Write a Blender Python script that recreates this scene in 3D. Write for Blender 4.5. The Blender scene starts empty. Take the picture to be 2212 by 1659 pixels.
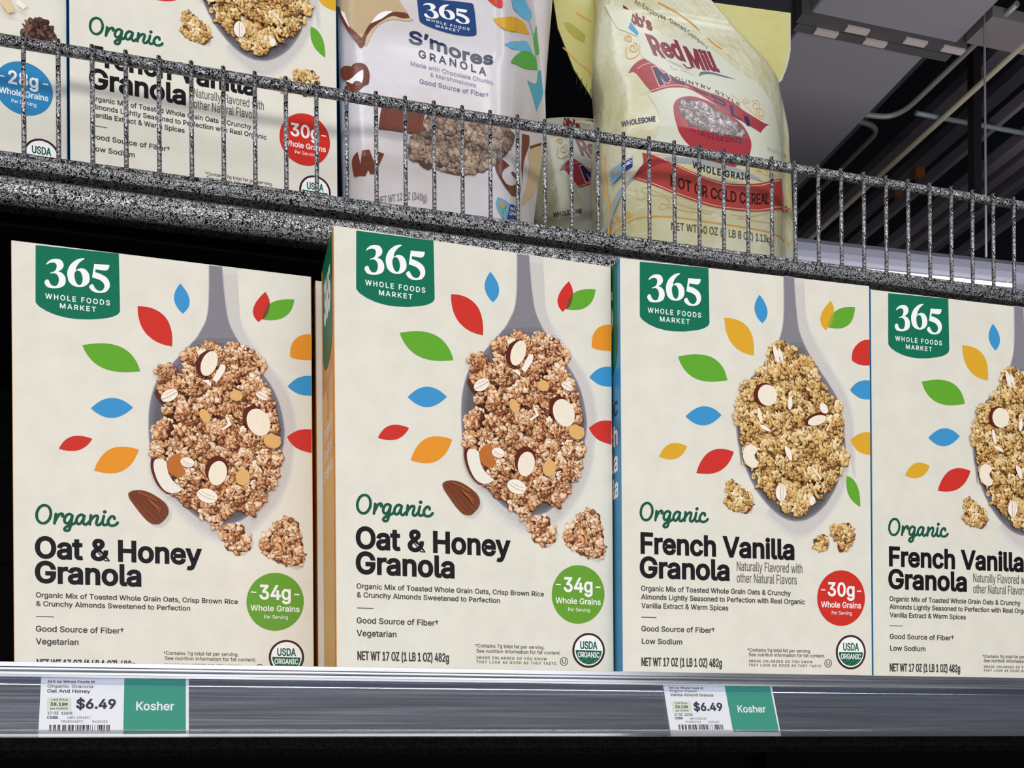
import bpy, bmesh, math, random
from mathutils import Vector, Matrix
from mathutils.geometry import tessellate_polygon

SC = bpy.context.scene
COL = SC.collection
ZE = 1.30                       # eye height above the floor; heights below are given from the eye

# ------------------------------------------------------------------ camera
YAW, ROLL = 0.26059, 0.00721
cd = bpy.data.cameras.new('camera')
cam = bpy.data.objects.new('camera', cd)
COL.objects.link(cam)
cd.sensor_fit = 'HORIZONTAL'
cd.sensor_width = 36.0
cd.lens = 36.0 * 2150.0 / 2212.0
cd.shift_y = (1635.64 - 829.5) / 2212.0
cd.clip_start = 0.02
_r = Vector((math.cos(YAW), -math.sin(YAW), 0)); _d = Vector((math.sin(YAW), math.cos(YAW), 0)); _u = Vector((0, 0, 1))
_right = _r * math.cos(ROLL) - _u * math.sin(ROLL)
_up = _r * math.sin(ROLL) + _u * math.cos(ROLL)
cam.matrix_world = Matrix(((_right.x, _up.x, -_d.x, 0), (_right.y, _up.y, -_d.y, 0), (_right.z, _up.z, -_d.z, ZE), (0, 0, 0, 1)))
SC.camera = cam

# ------------------------------------------------------------------ exposure, world, lights
SC.view_settings.view_transform = 'Standard'
SC.view_settings.look = 'None'
SC.view_settings.gamma = 1.0
SC.view_settings.use_curve_mapping = False
SC.view_settings.exposure = -0.12
wd = bpy.data.worlds.new('store_air'); SC.world = wd; wd.use_nodes = True
bg = wd.node_tree.nodes['Background']
bg.inputs[0].default_value = (0.60, 0.66, 0.80, 1); bg.inputs[1].default_value = 0.18

def area(name, loc, aim, sx, sy, power, col):
    l = bpy.data.lights.new(name, 'AREA'); l.shape = 'RECTANGLE'; l.size = sx; l.size_y = sy
    l.energy = power; l.color = col
    o = bpy.data.objects.new(name, l); COL.objects.link(o)
    o.location = (loc[0], loc[1], loc[2] + ZE)
    v = Vector((aim[0] - loc[0], aim[1] - loc[1], aim[2] - loc[2]))
    o.rotation_euler = v.to_track_quat('-Z', 'Y').to_euler()
    return o
# lamp row of the case across the aisle, a ceiling lamp row, and three added unseen fill lights
area('aisle_case_lamp', (-0.2, -1.25, -0.06), (0.2, 0.7, 0.25), 4.5, 0.05, 40, (1.0, 0.97, 0.92))
area('front_fill', (-0.4, -1.7, 0.75), (0.2, 0.7, 0.25), 3.6, 0.7, 18, (0.98, 0.98, 1.0))  # added unseen panel that softens the shadows from the front
area('ceiling_lamp_row', (0.0, -0.55, 2.1), (0.1, 0.7, 0.25), 3.2, 0.12, 11, (1.0, 0.97, 0.93))
area('rail_fill', (0.3, -0.10, 1.9), (0.3, 0.6, 0.1), 3.6, 0.14, 12, (0.95, 0.97, 1.0))  # added unseen strip overhead, brightens the ridges of the price rail
area('roof_fill', (2.6, 2.2, 0.9), (2.6, 3.6, 2.6), 2.4, 0.6, 34, (1.0, 0.96, 0.96))  # added unseen up-light that brightens the duct and roof beams

# ------------------------------------------------------------------ lettering outlines (advance, contours), 1000 units per em
GLYPHS = {
'A':(480,['16,0 201,509 276,509 463,0 395,0 287,302 264,372 232,478 245,478 213,371 191,302 85,0', '110,142 110,199 370,199 370,142']),
'B':(456,['60,0 60,509 241,509 290,504 329,491 359,470 381,442 394,410 398,374 395,344 387,320 373,301 356,286 337,275 315,267 315,262 339,257 363,245 385,227 402,203 414,173 418,136 414,100 400,67 377,39 344,18 301,4 247,0', '125,57 245,57 296,63 330,80 349,106 355,137 352,162 342,184 327,203 306,218 280,228 248,231 125,231', '125,285 238,285 264,288 288,296 308,309 323,326 333,348 336,372 330,404 313,429 283,446 240,452 125,452']),
'C':(510,['267,-7 205,1 150,25 104,63 70,115 48,179 40,254 48,329 70,393 104,445 150,484 205,508 267,516 305,513 340,504 373,490 402,471 427,447 448,418 463,385 473,348 408,348 400,373 389,395 375,413 357,428 338,440 315,449 267,456 223,450 184,432 150,404 125,364 109,314 103,254 109,195 125,145 151,105 184,76 223,59 267,53 315,60 357,81 375,96 389,114 408,160 473,160 464,124 448,91 428,62 402,38 373,18 341,5 305,-4']),
'D':(502,['219,0 96,0 96,57 215,57 272,63 318,81 354,110 379,149 394,198 399,255 394,312 379,361 354,399 320,428 275,446 221,452 93,452 93,509 225,509 294,501 353,478 399,441 433,391 455,329 462,255 455,181 433,119 398,68 351,31 291,8', '125,509 125,0 60,0 60,509']),
'E':(419,['60,0 60,509 372,509 372,452 125,452 125,286 355,286 355,229 125,229 125,57 375,57 375,0']),
'F':(410,['60,0 60,509 369,509 369,452 125,452 125,278 346,278 346,221 125,221 125,0']),
'G':(520,['269,-7 205,1 149,25 103,64 69,116 47,180 40,254 47,329 69,393 103,445 149,484 203,508 265,516 304,513 340,504 374,489 403,469 429,445 449,416 464,384 474,349 408,349 387,393 356,427 315,448 265,456 222,450 183,432 150,404 125,364 109,314 103,254 109,195 125,145 151,105 184,76 224,59 269,53 309,58 345,71 374,93 396,123 410,160 415,202 434,199 283,199 283,256 478,256 478,200 471,141 451,91 419,50 377,19 326,0']),
'H':(517,['60,0 60,509 125,509 125,289 392,289 392,509 457,509 457,0 392,0 392,232 125,232 125,0']),
'I':(300,['31,0 31,57 118,57 118,452 31,452 31,509 269,509 269,452 183,452 183,57 269,57 269,0']),
'K':(467,['104,145 104,216 139,261 174,303 212,344 364,509 448,509 231,276 228,276', '60,0 60,509 125,509 125,334 124,225 125,193 125,0', '372,0 188,259 228,309 449,0']),
'L':(393,['60,0 60,509 125,509 125,57 361,57 361,0']),
'M':(628,['60,0 60,509 152,509 277,187 287,159 299,123 311,84 322,49 307,49 318,83 330,121 342,158 352,187 476,509 568,509 568,0 504,0 504,291 504,327 505,369 506,413 507,457 513,457 498,409 482,363 467,322 456,291 342,0 286,0 170,291 159,321 145,361 129,408 112,457 119,457 120,416 121,372 122,328 122,291 122,0']),
'N':(523,['60,0 60,509 136,509 343,183 363,151 388,107 414,55 405,54 401,108 399,157 399,195 399,509 463,509 463,0 387,0 202,290 177,331 148,381 108,452 119,454 122,384 124,328 125,291 125,0']),
'O':(533,['267,-7 205,1 150,25 105,63 70,115 48,179 40,254 48,329 70,393 105,445 150,484 205,508 267,516 329,508 384,484 429,445 464,393 486,329 493,254 486,179 464,115 429,63 384,25 329,1', '267,53 310,59 349,76 383,104 408,144 425,194 430,254 425,315 408,365 383,404 349,433 310,450 267,456 223,450 184,433 151,404 125,364 109,314 103,254 109,194 125,144 151,105 184,76 223,59']),
'P':(445,['60,0 60,509 235,509 289,504 332,487 366,462 390,430 404,391 409,348 404,304 390,265 366,233 332,207 289,191 235,186 109,186 109,242 233,242 269,246 297,256 318,272 333,294 342,320 344,348 342,376 333,402 318,423 297,439 268,449 232,452 125,452 125,0']),
'Q':(533,['245,159 313,159 369,85 384,65 468,-48 401,-48 346,27 331,46', '267,-7 205,1 150,25 105,63 70,115 48,179 40,254 48,329 70,393 105,445 150,484 205,508 267,516 329,508 384,484 429,445 464,393 486,329 493,254 486,179 464,115 429,63 384,25 329,1', '267,53 310,59 349,76 383,104 408,144 425,194 430,254 425,315 408,365 383,404 349,433 310,450 267,456 223,450 184,433 151,404 125,364 109,314 103,254 109,194 125,144 151,105 184,76 223,59']),
'R':(449,['60,0 60,509 236,509 289,504 333,489 367,465 390,433 404,395 409,352 404,309 390,271 367,240 333,217 289,203 236,198 96,198 96,255 234,255 269,258 298,267 319,281 334,300 342,324 345,352 342,380 334,405 319,425 298,440 269,449 233,452 125,452 125,0', '353,0 230,229 303,229 428,0']),
'S':(447,['224,-9 172,-4 128,9 91,31 64,60 46,96 38,137 104,137 110,110 123,88 142,71 166,59 194,51 224,49 257,52 286,60 310,74 329,92 342,114 346,139 342,161 332,179 296,205 245,222 184,239 128,261 86,289 60,326 52,372 58,413 75,448 102,476 138,498 180,512 227,516 274,512 316,498 351,476 377,449 394,415 401,378 337,378 327,412 302,437 267,453 225,459 194,456 167,448 145,435 129,418 119,398 115,376 119,352 131,334 169,308 212,293 264,279 312,264 359,238 378,220 395,198 405,171 408,139 403,99 386,64 360,34 323,11 278,-4']),
'T':(449,['32,452 32,509 417,509 417,452 257,452 257,0 193,0 193,452']),
'U':(517,['259,-8 203,-2 154,15 114,43 85,80 66,124 60,173 60,509 124,509 124,178 128,144 141,113 161,88 187,68 220,56 259,52 298,56 331,68 357,88 377,113 389,144 393,178 393,509 457,509 457,173 451,124 433,80 403,43 363,15 315,-2']),
'V':(480,['204,0 16,509 84,509 192,206 215,137 248,31 235,31 267,138 290,206 395,509 463,509 278,0']),
'W':(686,['155,0 16,509 82,509 163,196 175,145 187,94 197,40 189,40 200,94 211,145 224,196 306,509 380,509 462,196 474,145 486,94 497,40 488,40 499,94 510,145 523,196 603,509 670,509 530,0 455,0 368,323 351,391 336,475 350,475 335,395 318,323 230,0']),
'Y':(472,['203,0 203,208 16,509 91,509 192,344 222,292 250,230 224,230 251,293 280,344 381,509 455,509 268,208 268,0']),
'Z':(438,['42,0 42,46 273,385 306,431 341,476 348,454 285,452 223,452 40,452 40,509 397,509 397,462 169,129 134,81 97,33 90,54 152,57 214,57 399,57 399,0']),
'a':(389,['160,-9 126,-5 94,5 68,22 48,45 34,74 30,108 34,138 43,161 58,179 78,193 125,211 178,220 234,227 265,235 273,243 276,255 276,257 274,278 267,297 256,311 240,322 220,329 196,331 171,329 149,322 132,313 118,301 100,274 41,291 57,322 79,346 104,364 133,375 163,382 194,384 239,379 263,372 286,360 306,343 322,320 333,290 337,251 337,0 277,0 277,52 272,52 252,25 236,12 215,1 190,-6', '170,45 202,49 228,59 248,74 263,93 272,115 276,138 276,190 259,182 231,176 200,171 175,168 134,159 103,139 95,124 92,105 94,87 102,72 114,60 130,52']),
'b':(424,['229,-8 198,-5 172,4 138,31 118,59 112,59 112,0 53,0 53,509 114,509 114,319 118,319 137,346 171,373 197,382 229,384 274,378 313,361 345,332 370,293 385,245 390,189 385,133 370,84 345,45 313,16 274,-2', '220,47 252,52 279,66 300,88 316,117 325,151 328,189 325,227 316,261 301,289 280,311 253,325 220,330 188,326 161,312 140,291 125,263 116,229 113,189 116,149 125,115 140,87 162,65 188,52']),
'c':(396,['207,-8 159,-2 117,16 82,46 56,85 39,133 34,187 39,243 56,291 82,330 117,360 159,378 207,384 260,377 305,356 324,340 340,322 353,301 362,277 303,262 290,289 270,311 242,325 207,330 173,325 145,310 124,287 108,258 99,224 96,187 99,151 108,117 124,88 145,66 173,51 207,46 243,52 271,66 292,89 304,117 363,102 341,56 306,21 261,-1']),
'd':(424,['195,-8 151,-2 111,16 79,45 55,84 39,133 34,189 39,245 55,293 80,332 112,361 151,378 196,384 228,382 253,373 273,360 287,346 306,319 311,319 311,509 372,509 372,0 313,0 313,59 307,59 287,31 252,4 227,-5', '205,47 236,52 263,65 284,87 299,115 309,149 312,189 309,229 300,263 284,291 263,312 237,326 205,330 172,325 145,311 124,289 108,261 99,227 96,189 99,151 109,117 124,88 145,66 172,52']),
'e':(404,['212,-8 160,-2 117,16 82,46 56,85 39,132 34,187 39,242 55,290 80,329 115,359 157,378 205,384 236,382 266,374 294,360 319,341 341,315 357,282 367,242 371,194 371,169 75,169 75,221 338,221 310,202 307,237 298,269 283,294 263,314 237,326 205,330 173,326 146,313 125,294 109,270 99,241 96,211 96,178 100,139 110,106 128,80 151,61 179,50 212,46 254,53 271,61 285,73 306,105 365,91 353,63 335,39 311,19 283,4 249,-5']),
'f':(254,['228,379 228,327 6,327 6,379', '81,0 81,432 85,461 96,486 113,505 135,519 161,527 187,530 222,527 243,521 227,468 215,472 195,474 171,470 154,460 145,443 142,419 142,0']),
'g':(425,['207,-151 168,-148 134,-140 105,-127 82,-110 64,-91 51,-69 101,-41 122,-66 154,-88 178,-95 207,-97 249,-92 282,-75 304,-46 311,-6 311,68 306,68 287,41 252,16 227,8 195,5 151,10 113,27 80,53 55,90 39,136 34,191 39,246 55,293 80,332 112,361 152,378 196,384 228,382 253,373 288,346 308,319 313,319 313,379 372,379 372,-9 367,-54 350,-90 324,-117 291,-136 251,-147', '205,59 237,63 264,75 285,95 300,121 309,154 312,193 309,231 300,264 285,291 264,312 237,326 205,330 172,326 145,312 124,290 109,262 99,230 96,193 99,155 109,123 124,96 145,76 172,63']),
'h':(410,['114,227 114,0 53,0 53,509 114,509 114,287 102,287 124,332 152,362 187,379 227,384 264,380 295,369 321,349 341,321 353,285 357,240 357,0 296,0 296,235 290,275 273,304 246,323 210,329 184,326 161,317 141,303 126,283 117,257']),
'i':(167,['53,0 53,379 114,379 114,0', '84,443 68,446 54,455 44,468 41,483 44,499 54,512 68,521 84,524 100,521 114,512 123,499 126,483 123,468 114,455 100,446']),
'k':(381,['110,137 110,212 121,212 284,379 360,379 184,199 177,199', '53,0 53,509 114,509 114,0', '294,0 148,186 191,229 372,0']),
'l':(189,['139,-2 101,3 74,20 58,48 53,84 53,509 114,509 114,99 120,62 130,54 146,52 160,53 170,54 181,3 162,-1']),
'm':(610,['53,0 53,379 112,379 112,295 108,295 118,323 132,346 151,363 172,376 195,384 219,386 257,380 287,361 309,332 321,295 312,295 322,320 337,343 357,361 381,375 408,383 437,386 468,382 497,372 522,354 541,328 553,296 557,255 557,0 496,0 496,254 490,289 473,313 448,326 419,330 395,328 374,320 358,307 345,290 338,270 335,247 335,0 274,0 274,260 269,288 253,311 229,325 199,330 178,328 158,320 140,307 126,289 117,266 114,238 114,0']),
'n':(410,['114,227 114,0 53,0 53,379 112,379 112,287 102,287 124,332 152,362 187,379 227,384 264,380 295,369 321,349 341,321 353,285 357,240 357,0 296,0 296,235 290,275 273,304 246,323 210,329 184,326 161,317 141,303 126,283 117,257']),
'o':(415,['207,-8 159,-2 117,16 82,46 56,85 39,133 34,187 39,243 56,291 82,330 117,360 159,378 207,384 256,378 299,360 334,330 359,291 376,243 381,187 376,133 359,85 334,46 299,16 256,-2', '207,46 242,51 270,66 292,88 307,117 316,151 319,187 316,224 307,258 292,287 270,310 242,325 207,330 173,325 145,310 124,287 108,258 99,224 96,187 99,151 108,117 124,88 145,66 173,51']),
'p':(424,['53,-143 53,379 112,379 112,319 118,319 137,346 171,373 197,382 229,384 274,378 313,361 345,332 370,293 385,245 390,189 385,133 370,84 345,45 313,16 274,-2 229,-8 198,-5 173,4 138,31 118,59 114,59 114,-143', '220,47 252,52 279,66 300,88 316,117 325,151 328,189 325,227 316,261 301,289 280,311 253,325 220,330 188,326 161,312 140,291 125,263 116,229 113,189 116,149 125,115 140,87 162,65 188,52']),
'q':(424,['372,-143 311,-143 311,59 306,59 287,31 252,4 227,-5 195,-8 151,-2 111,16 79,45 55,84 39,133 34,189 39,245 55,293 80,332 112,361 151,378 196,384 228,382 253,373 273,360 287,346 307,319 313,319 313,379 372,379', '205,47 236,52 263,65 284,87 299,115 309,149 312,189 309,229 300,263 284,291 263,312 237,326 205,330 172,325 145,311 124,289 108,261 99,227 96,189 99,151 109,117 124,88 145,66 172,52']),
'r':(259,['53,0 53,379 112,379 112,321 115,321 130,347 152,367 181,380 213,385 229,384 243,384 243,322 230,324 207,326 182,323 159,315 140,301 126,284 117,262 114,237 114,0']),
's':(365,['182,-8 145,-5 112,3 84,18 62,38 46,63 36,94 94,107 105,79 124,60 150,49 181,45 217,49 244,62 262,81 268,103 264,121 254,136 237,147 212,155 149,170 104,186 72,208 53,237 47,274 52,305 65,332 87,354 115,370 149,381 187,384 223,381 254,372 279,358 299,339 314,316 324,290 268,277 258,298 243,316 220,329 187,333 156,329 131,317 114,299 109,277 113,258 124,243 144,232 172,223 229,209 275,193 306,171 325,142 331,107 326,75 312,47 290,24 260,6 223,-4']),
't':(227,['204,379 204,327 6,327 6,379', '65,471 126,471 126,98 128,76 136,61 150,53 170,50 185,51 202,54 213,2 192,-3 168,-4 125,2 92,21 72,52 65,93']),
'u':(410,['182,-5 146,-1 115,11 89,30 69,59 57,95 53,139 53,379 114,379 114,144 120,104 137,75 164,56 200,50 226,53 249,62 269,76 283,97 293,122 296,153 296,379 357,379 357,0 298,0 298,92 307,92 286,47 257,17 222,0']),
'v':(389,['163,0 17,379 84,379 165,155 187,87 206,21 184,21 203,87 224,155 305,379 371,379 226,0']),
'w':(567,['138,0 23,379 87,379 133,214 154,137 175,41 165,41 186,135 206,214 252,379 316,379 362,214 382,136 402,41 391,41 413,135 434,214 480,379 545,379 429,0 368,0 319,172 305,225 291,280 277,338 291,338 277,280 263,225 248,172 199,0']),
'x':(379,['21,0 171,218 171,171 29,379 100,379 147,306 179,253 207,206 175,206 202,253 233,306 282,379 352,379 209,169 209,214 358,0 287,0 231,85 200,136 173,182 205,182 178,136 148,85 91,0']),
'y':(389,['47,-139 61,-86 71,-87 104,-89 118,-84 130,-74 141,-58 151,-36 163,-1 17,379 84,379 165,155 187,87 206,21 184,21 202,87 224,155 305,379 371,379 204,-58 177,-107 159,-124 139,-136 116,-143 91,-145 65,-143']),
'z':(380,['42,0 42,46 254,320 254,323 48,323 48,379 333,379 333,331 126,60 126,56 339,56 339,0']),
'0':(453,['227,-7 174,1 130,24 95,62 69,113 53,178 48,254 53,330 69,395 95,447 130,484 174,508 227,516 279,508 323,484 358,447 384,395 400,330 405,254 400,178 384,113 358,62 323,24 279,1', '227,50 262,56 290,74 313,103 330,144 340,194 344,254 340,314 330,365 313,405 290,435 262,454 227,460 192,454 163,435 140,405 123,365 113,314 109,254 113,194 123,144 140,103 163,74 192,56']),
'1':(453,['76,0 76,55 391,55 391,0', '276,509 276,0 212,0 212,448 209,448 86,358 86,427 198,509']),
'2':(453,['64,0 64,47 234,229 282,282 311,327 318,349 320,371 317,397 308,419 293,436 273,449 250,457 224,460 196,457 172,447 153,433 139,413 130,390 127,362 66,362 71,405 86,442 111,473 143,496 181,511 225,516 268,511 306,497 337,474 361,445 376,411 381,372 379,345 371,318 357,290 336,259 267,180 153,60 153,57 389,57 389,0']),
'3':(453,['218,-7 173,-3 133,10 98,30 70,57 52,92 44,132 109,132 115,107 126,87 143,71 165,59 190,52 219,50 248,52 275,61 298,74 315,93 325,116 329,145 326,172 316,196 299,217 275,234 242,244 201,248 157,248 157,299 288,448 288,452 70,452 70,509 372,509 372,461 211,278 211,289 264,288 308,276 344,253 371,222 388,185 393,145 387,103 370,66 344,35 309,12 266,-2']),
'4':(453,['40,105 40,158 247,509 311,509 109,166 109,163 413,163 413,105', '282,0 282,121 282,146 282,318 343,318 343,0']),
'5':(453,['221,-7 178,-2 140,11 108,32 83,60 67,93 60,130 122,130 127,108 138,89 154,73 173,60 196,52 221,50 250,54 276,64 298,81 314,104 324,132 328,162 324,193 314,221 297,244 275,262 248,273 218,277 167,268 145,258 128,246 67,253 96,509 366,509 366,452 151,452 134,301 136,301 155,314 178,325 203,332 229,334 263,330 294,321 321,306 345,285 364,260 379,231 388,198 391,163 386,116 369,76 343,41 309,15 268,-1']),
'6':(453,['226,-7 182,-2 142,15 109,40 84,74 69,115 64,162 68,199 80,239 102,285 137,340 252,509 322,509 151,261 145,261 165,288 196,307 235,314 278,309 316,295 347,271 370,240 384,202 389,157 384,112 368,73 343,39 310,14 271,-2', '226,48 254,52 279,63 299,79 314,101 324,128 327,157 324,187 314,213 299,235 279,251 254,262 226,265 198,262 174,252 154,236 138,214 128,188 125,158 128,128 138,102 154,80 174,63 198,52']),
'7':(453,['97,0 323,448 323,452 62,452 62,509 391,509 391,449 165,0']),
'8':(453,['226,-7 178,-2 136,11 100,33 74,62 57,96 52,135 55,166 65,195 81,220 101,241 125,256 153,265 153,267 119,282 93,308 76,342 70,380 75,417 90,450 114,477 146,498 183,512 226,516 269,512 306,498 337,477 361,450 377,417 382,380 376,342 359,308 333,282 300,267 300,265 327,256 351,241 371,220 387,195 397,166 401,135 395,96 378,62 352,33 317,11 274,-2', '226,49 258,52 285,60 307,74 323,91 333,114 337,139 333,166 322,189 306,208 283,223 256,232 226,235 196,232 169,223 146,208 130,189 119,166 115,139 119,114 129,91 145,74 167,60 195,52', '226,290 252,292 274,300 293,313 307,330 316,351 319,376 316,400 308,420 294,437 275,449 252,457 226,460 200,457 177,449 158,437 145,420 136,400 133,376 136,351 145,330 158,313 178,300 200,292']),
'9':(453,['226,516 271,510 310,494 343,468 368,434 384,394 389,347 385,310 373,270 350,224 315,168 200,0 130,0 301,248 307,248 287,221 257,202 218,195 174,200 137,214 106,237 83,269 69,307 64,352 69,397 85,436 110,469 143,494 182,510', '226,460 198,457 174,446 154,430 138,407 128,381 125,352 128,322 138,295 154,273 174,257 198,247 226,243 254,247 279,257 299,273 314,295 324,321 327,350 324,381 314,407 299,430 279,446 254,457']),
'&':(448,['197,-7 150,-2 110,12 78,34 54,62 39,96 34,133 38,164 47,189 63,212 85,235 140,279 216,335 237,352 255,375 262,405 258,427 245,445 226,457 201,461 168,453 155,444 145,431 137,399 145,363 169,327 204,284 438,0 364,0 171,231 121,293 87,344 78,370 75,398 79,430 91,458 110,481 134,499 165,510 200,513 235,510 266,499 290,482 308,459 320,433 324,404 322,382 315,362 291,325 256,293 154,217 128,195 110,174 100,154 97,131 100,108 109,87 124,70 143,57 166,49 193,46 223,50 251,59 278,75 301,95 321,121 336,151 346,186 349,224 408,224 405,180 397,144 371,92 345,62 333,47 305,24 271,7 234,-3']),
'.':(188,['95,-4 78,-1 63,9 53,24 50,41 53,59 63,73 78,83 95,87 113,83 128,73 138,59 141,41 138,24 128,9 113,-1']),
',':(188,['38,-119 68,71 137,71 84,-119']),
'(':(273,['89,207 92,264 101,324 114,384 132,441 153,494 177,539 236,539 191,428 161,313 151,207 153,161 160,115 188,16 236,-96 177,-96 139,-22 111,55 95,131']),
')':(273,['37,-96 86,18 113,116 122,207 119,258 112,313 82,428 62,485 37,539 97,539 142,441 159,384 173,323 181,264 184,207 178,130 161,53 134,-23 97,-96']),
'/':(249,['235,533 71,-76 14,-76 178,533']),
'$':(447,['202,-74 202,583 244,583 244,-74', '224,-9 172,-4 128,9 91,31 64,60 46,96 38,137 104,137 110,110 123,88 142,71 166,59 194,51 224,49 257,52 286,60 310,74 329,92 342,114 346,139 342,161 332,179 296,205 245,222 184,239 128,261 86,289 60,326 52,372 58,413 75,448 102,476 138,498 180,512 227,516 274,512 316,498 351,476 377,449 394,415 401,378 337,378 327,412 302,437 267,453 225,459 194,456 167,448 145,435 129,418 119,398 115,376 119,352 131,334 169,308 212,293 264,279 312,264 359,238 378,220 395,198 405,171 408,139 403,99 386,64 360,34 323,11 278,-4']),
'¢':(396,['183,0 183,509 225,509 225,0', '207,58 159,64 117,82 82,112 56,151 39,198 34,253 39,309 56,357 82,396 117,426 159,444 207,450 260,443 305,422 340,388 362,343 303,328 290,355 270,377 242,391 207,396 173,391 145,376 124,353 108,324 99,290 96,253 99,217 108,183 124,154 145,132 173,117 207,112 243,117 271,132 292,154 304,183 363,168 341,122 306,87 261,65']),
'-':(453,['337,244 337,188 114,188 114,244']),
'†':(341,['151,133 140,278 140,509 201,509 201,278 189,133', '38,351 38,403 303,403 303,351']),
"'":(206,['78,318 70,509 136,509 128,318']),
'’':(177,['52,318 82,509 151,509 98,318'])}
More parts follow.
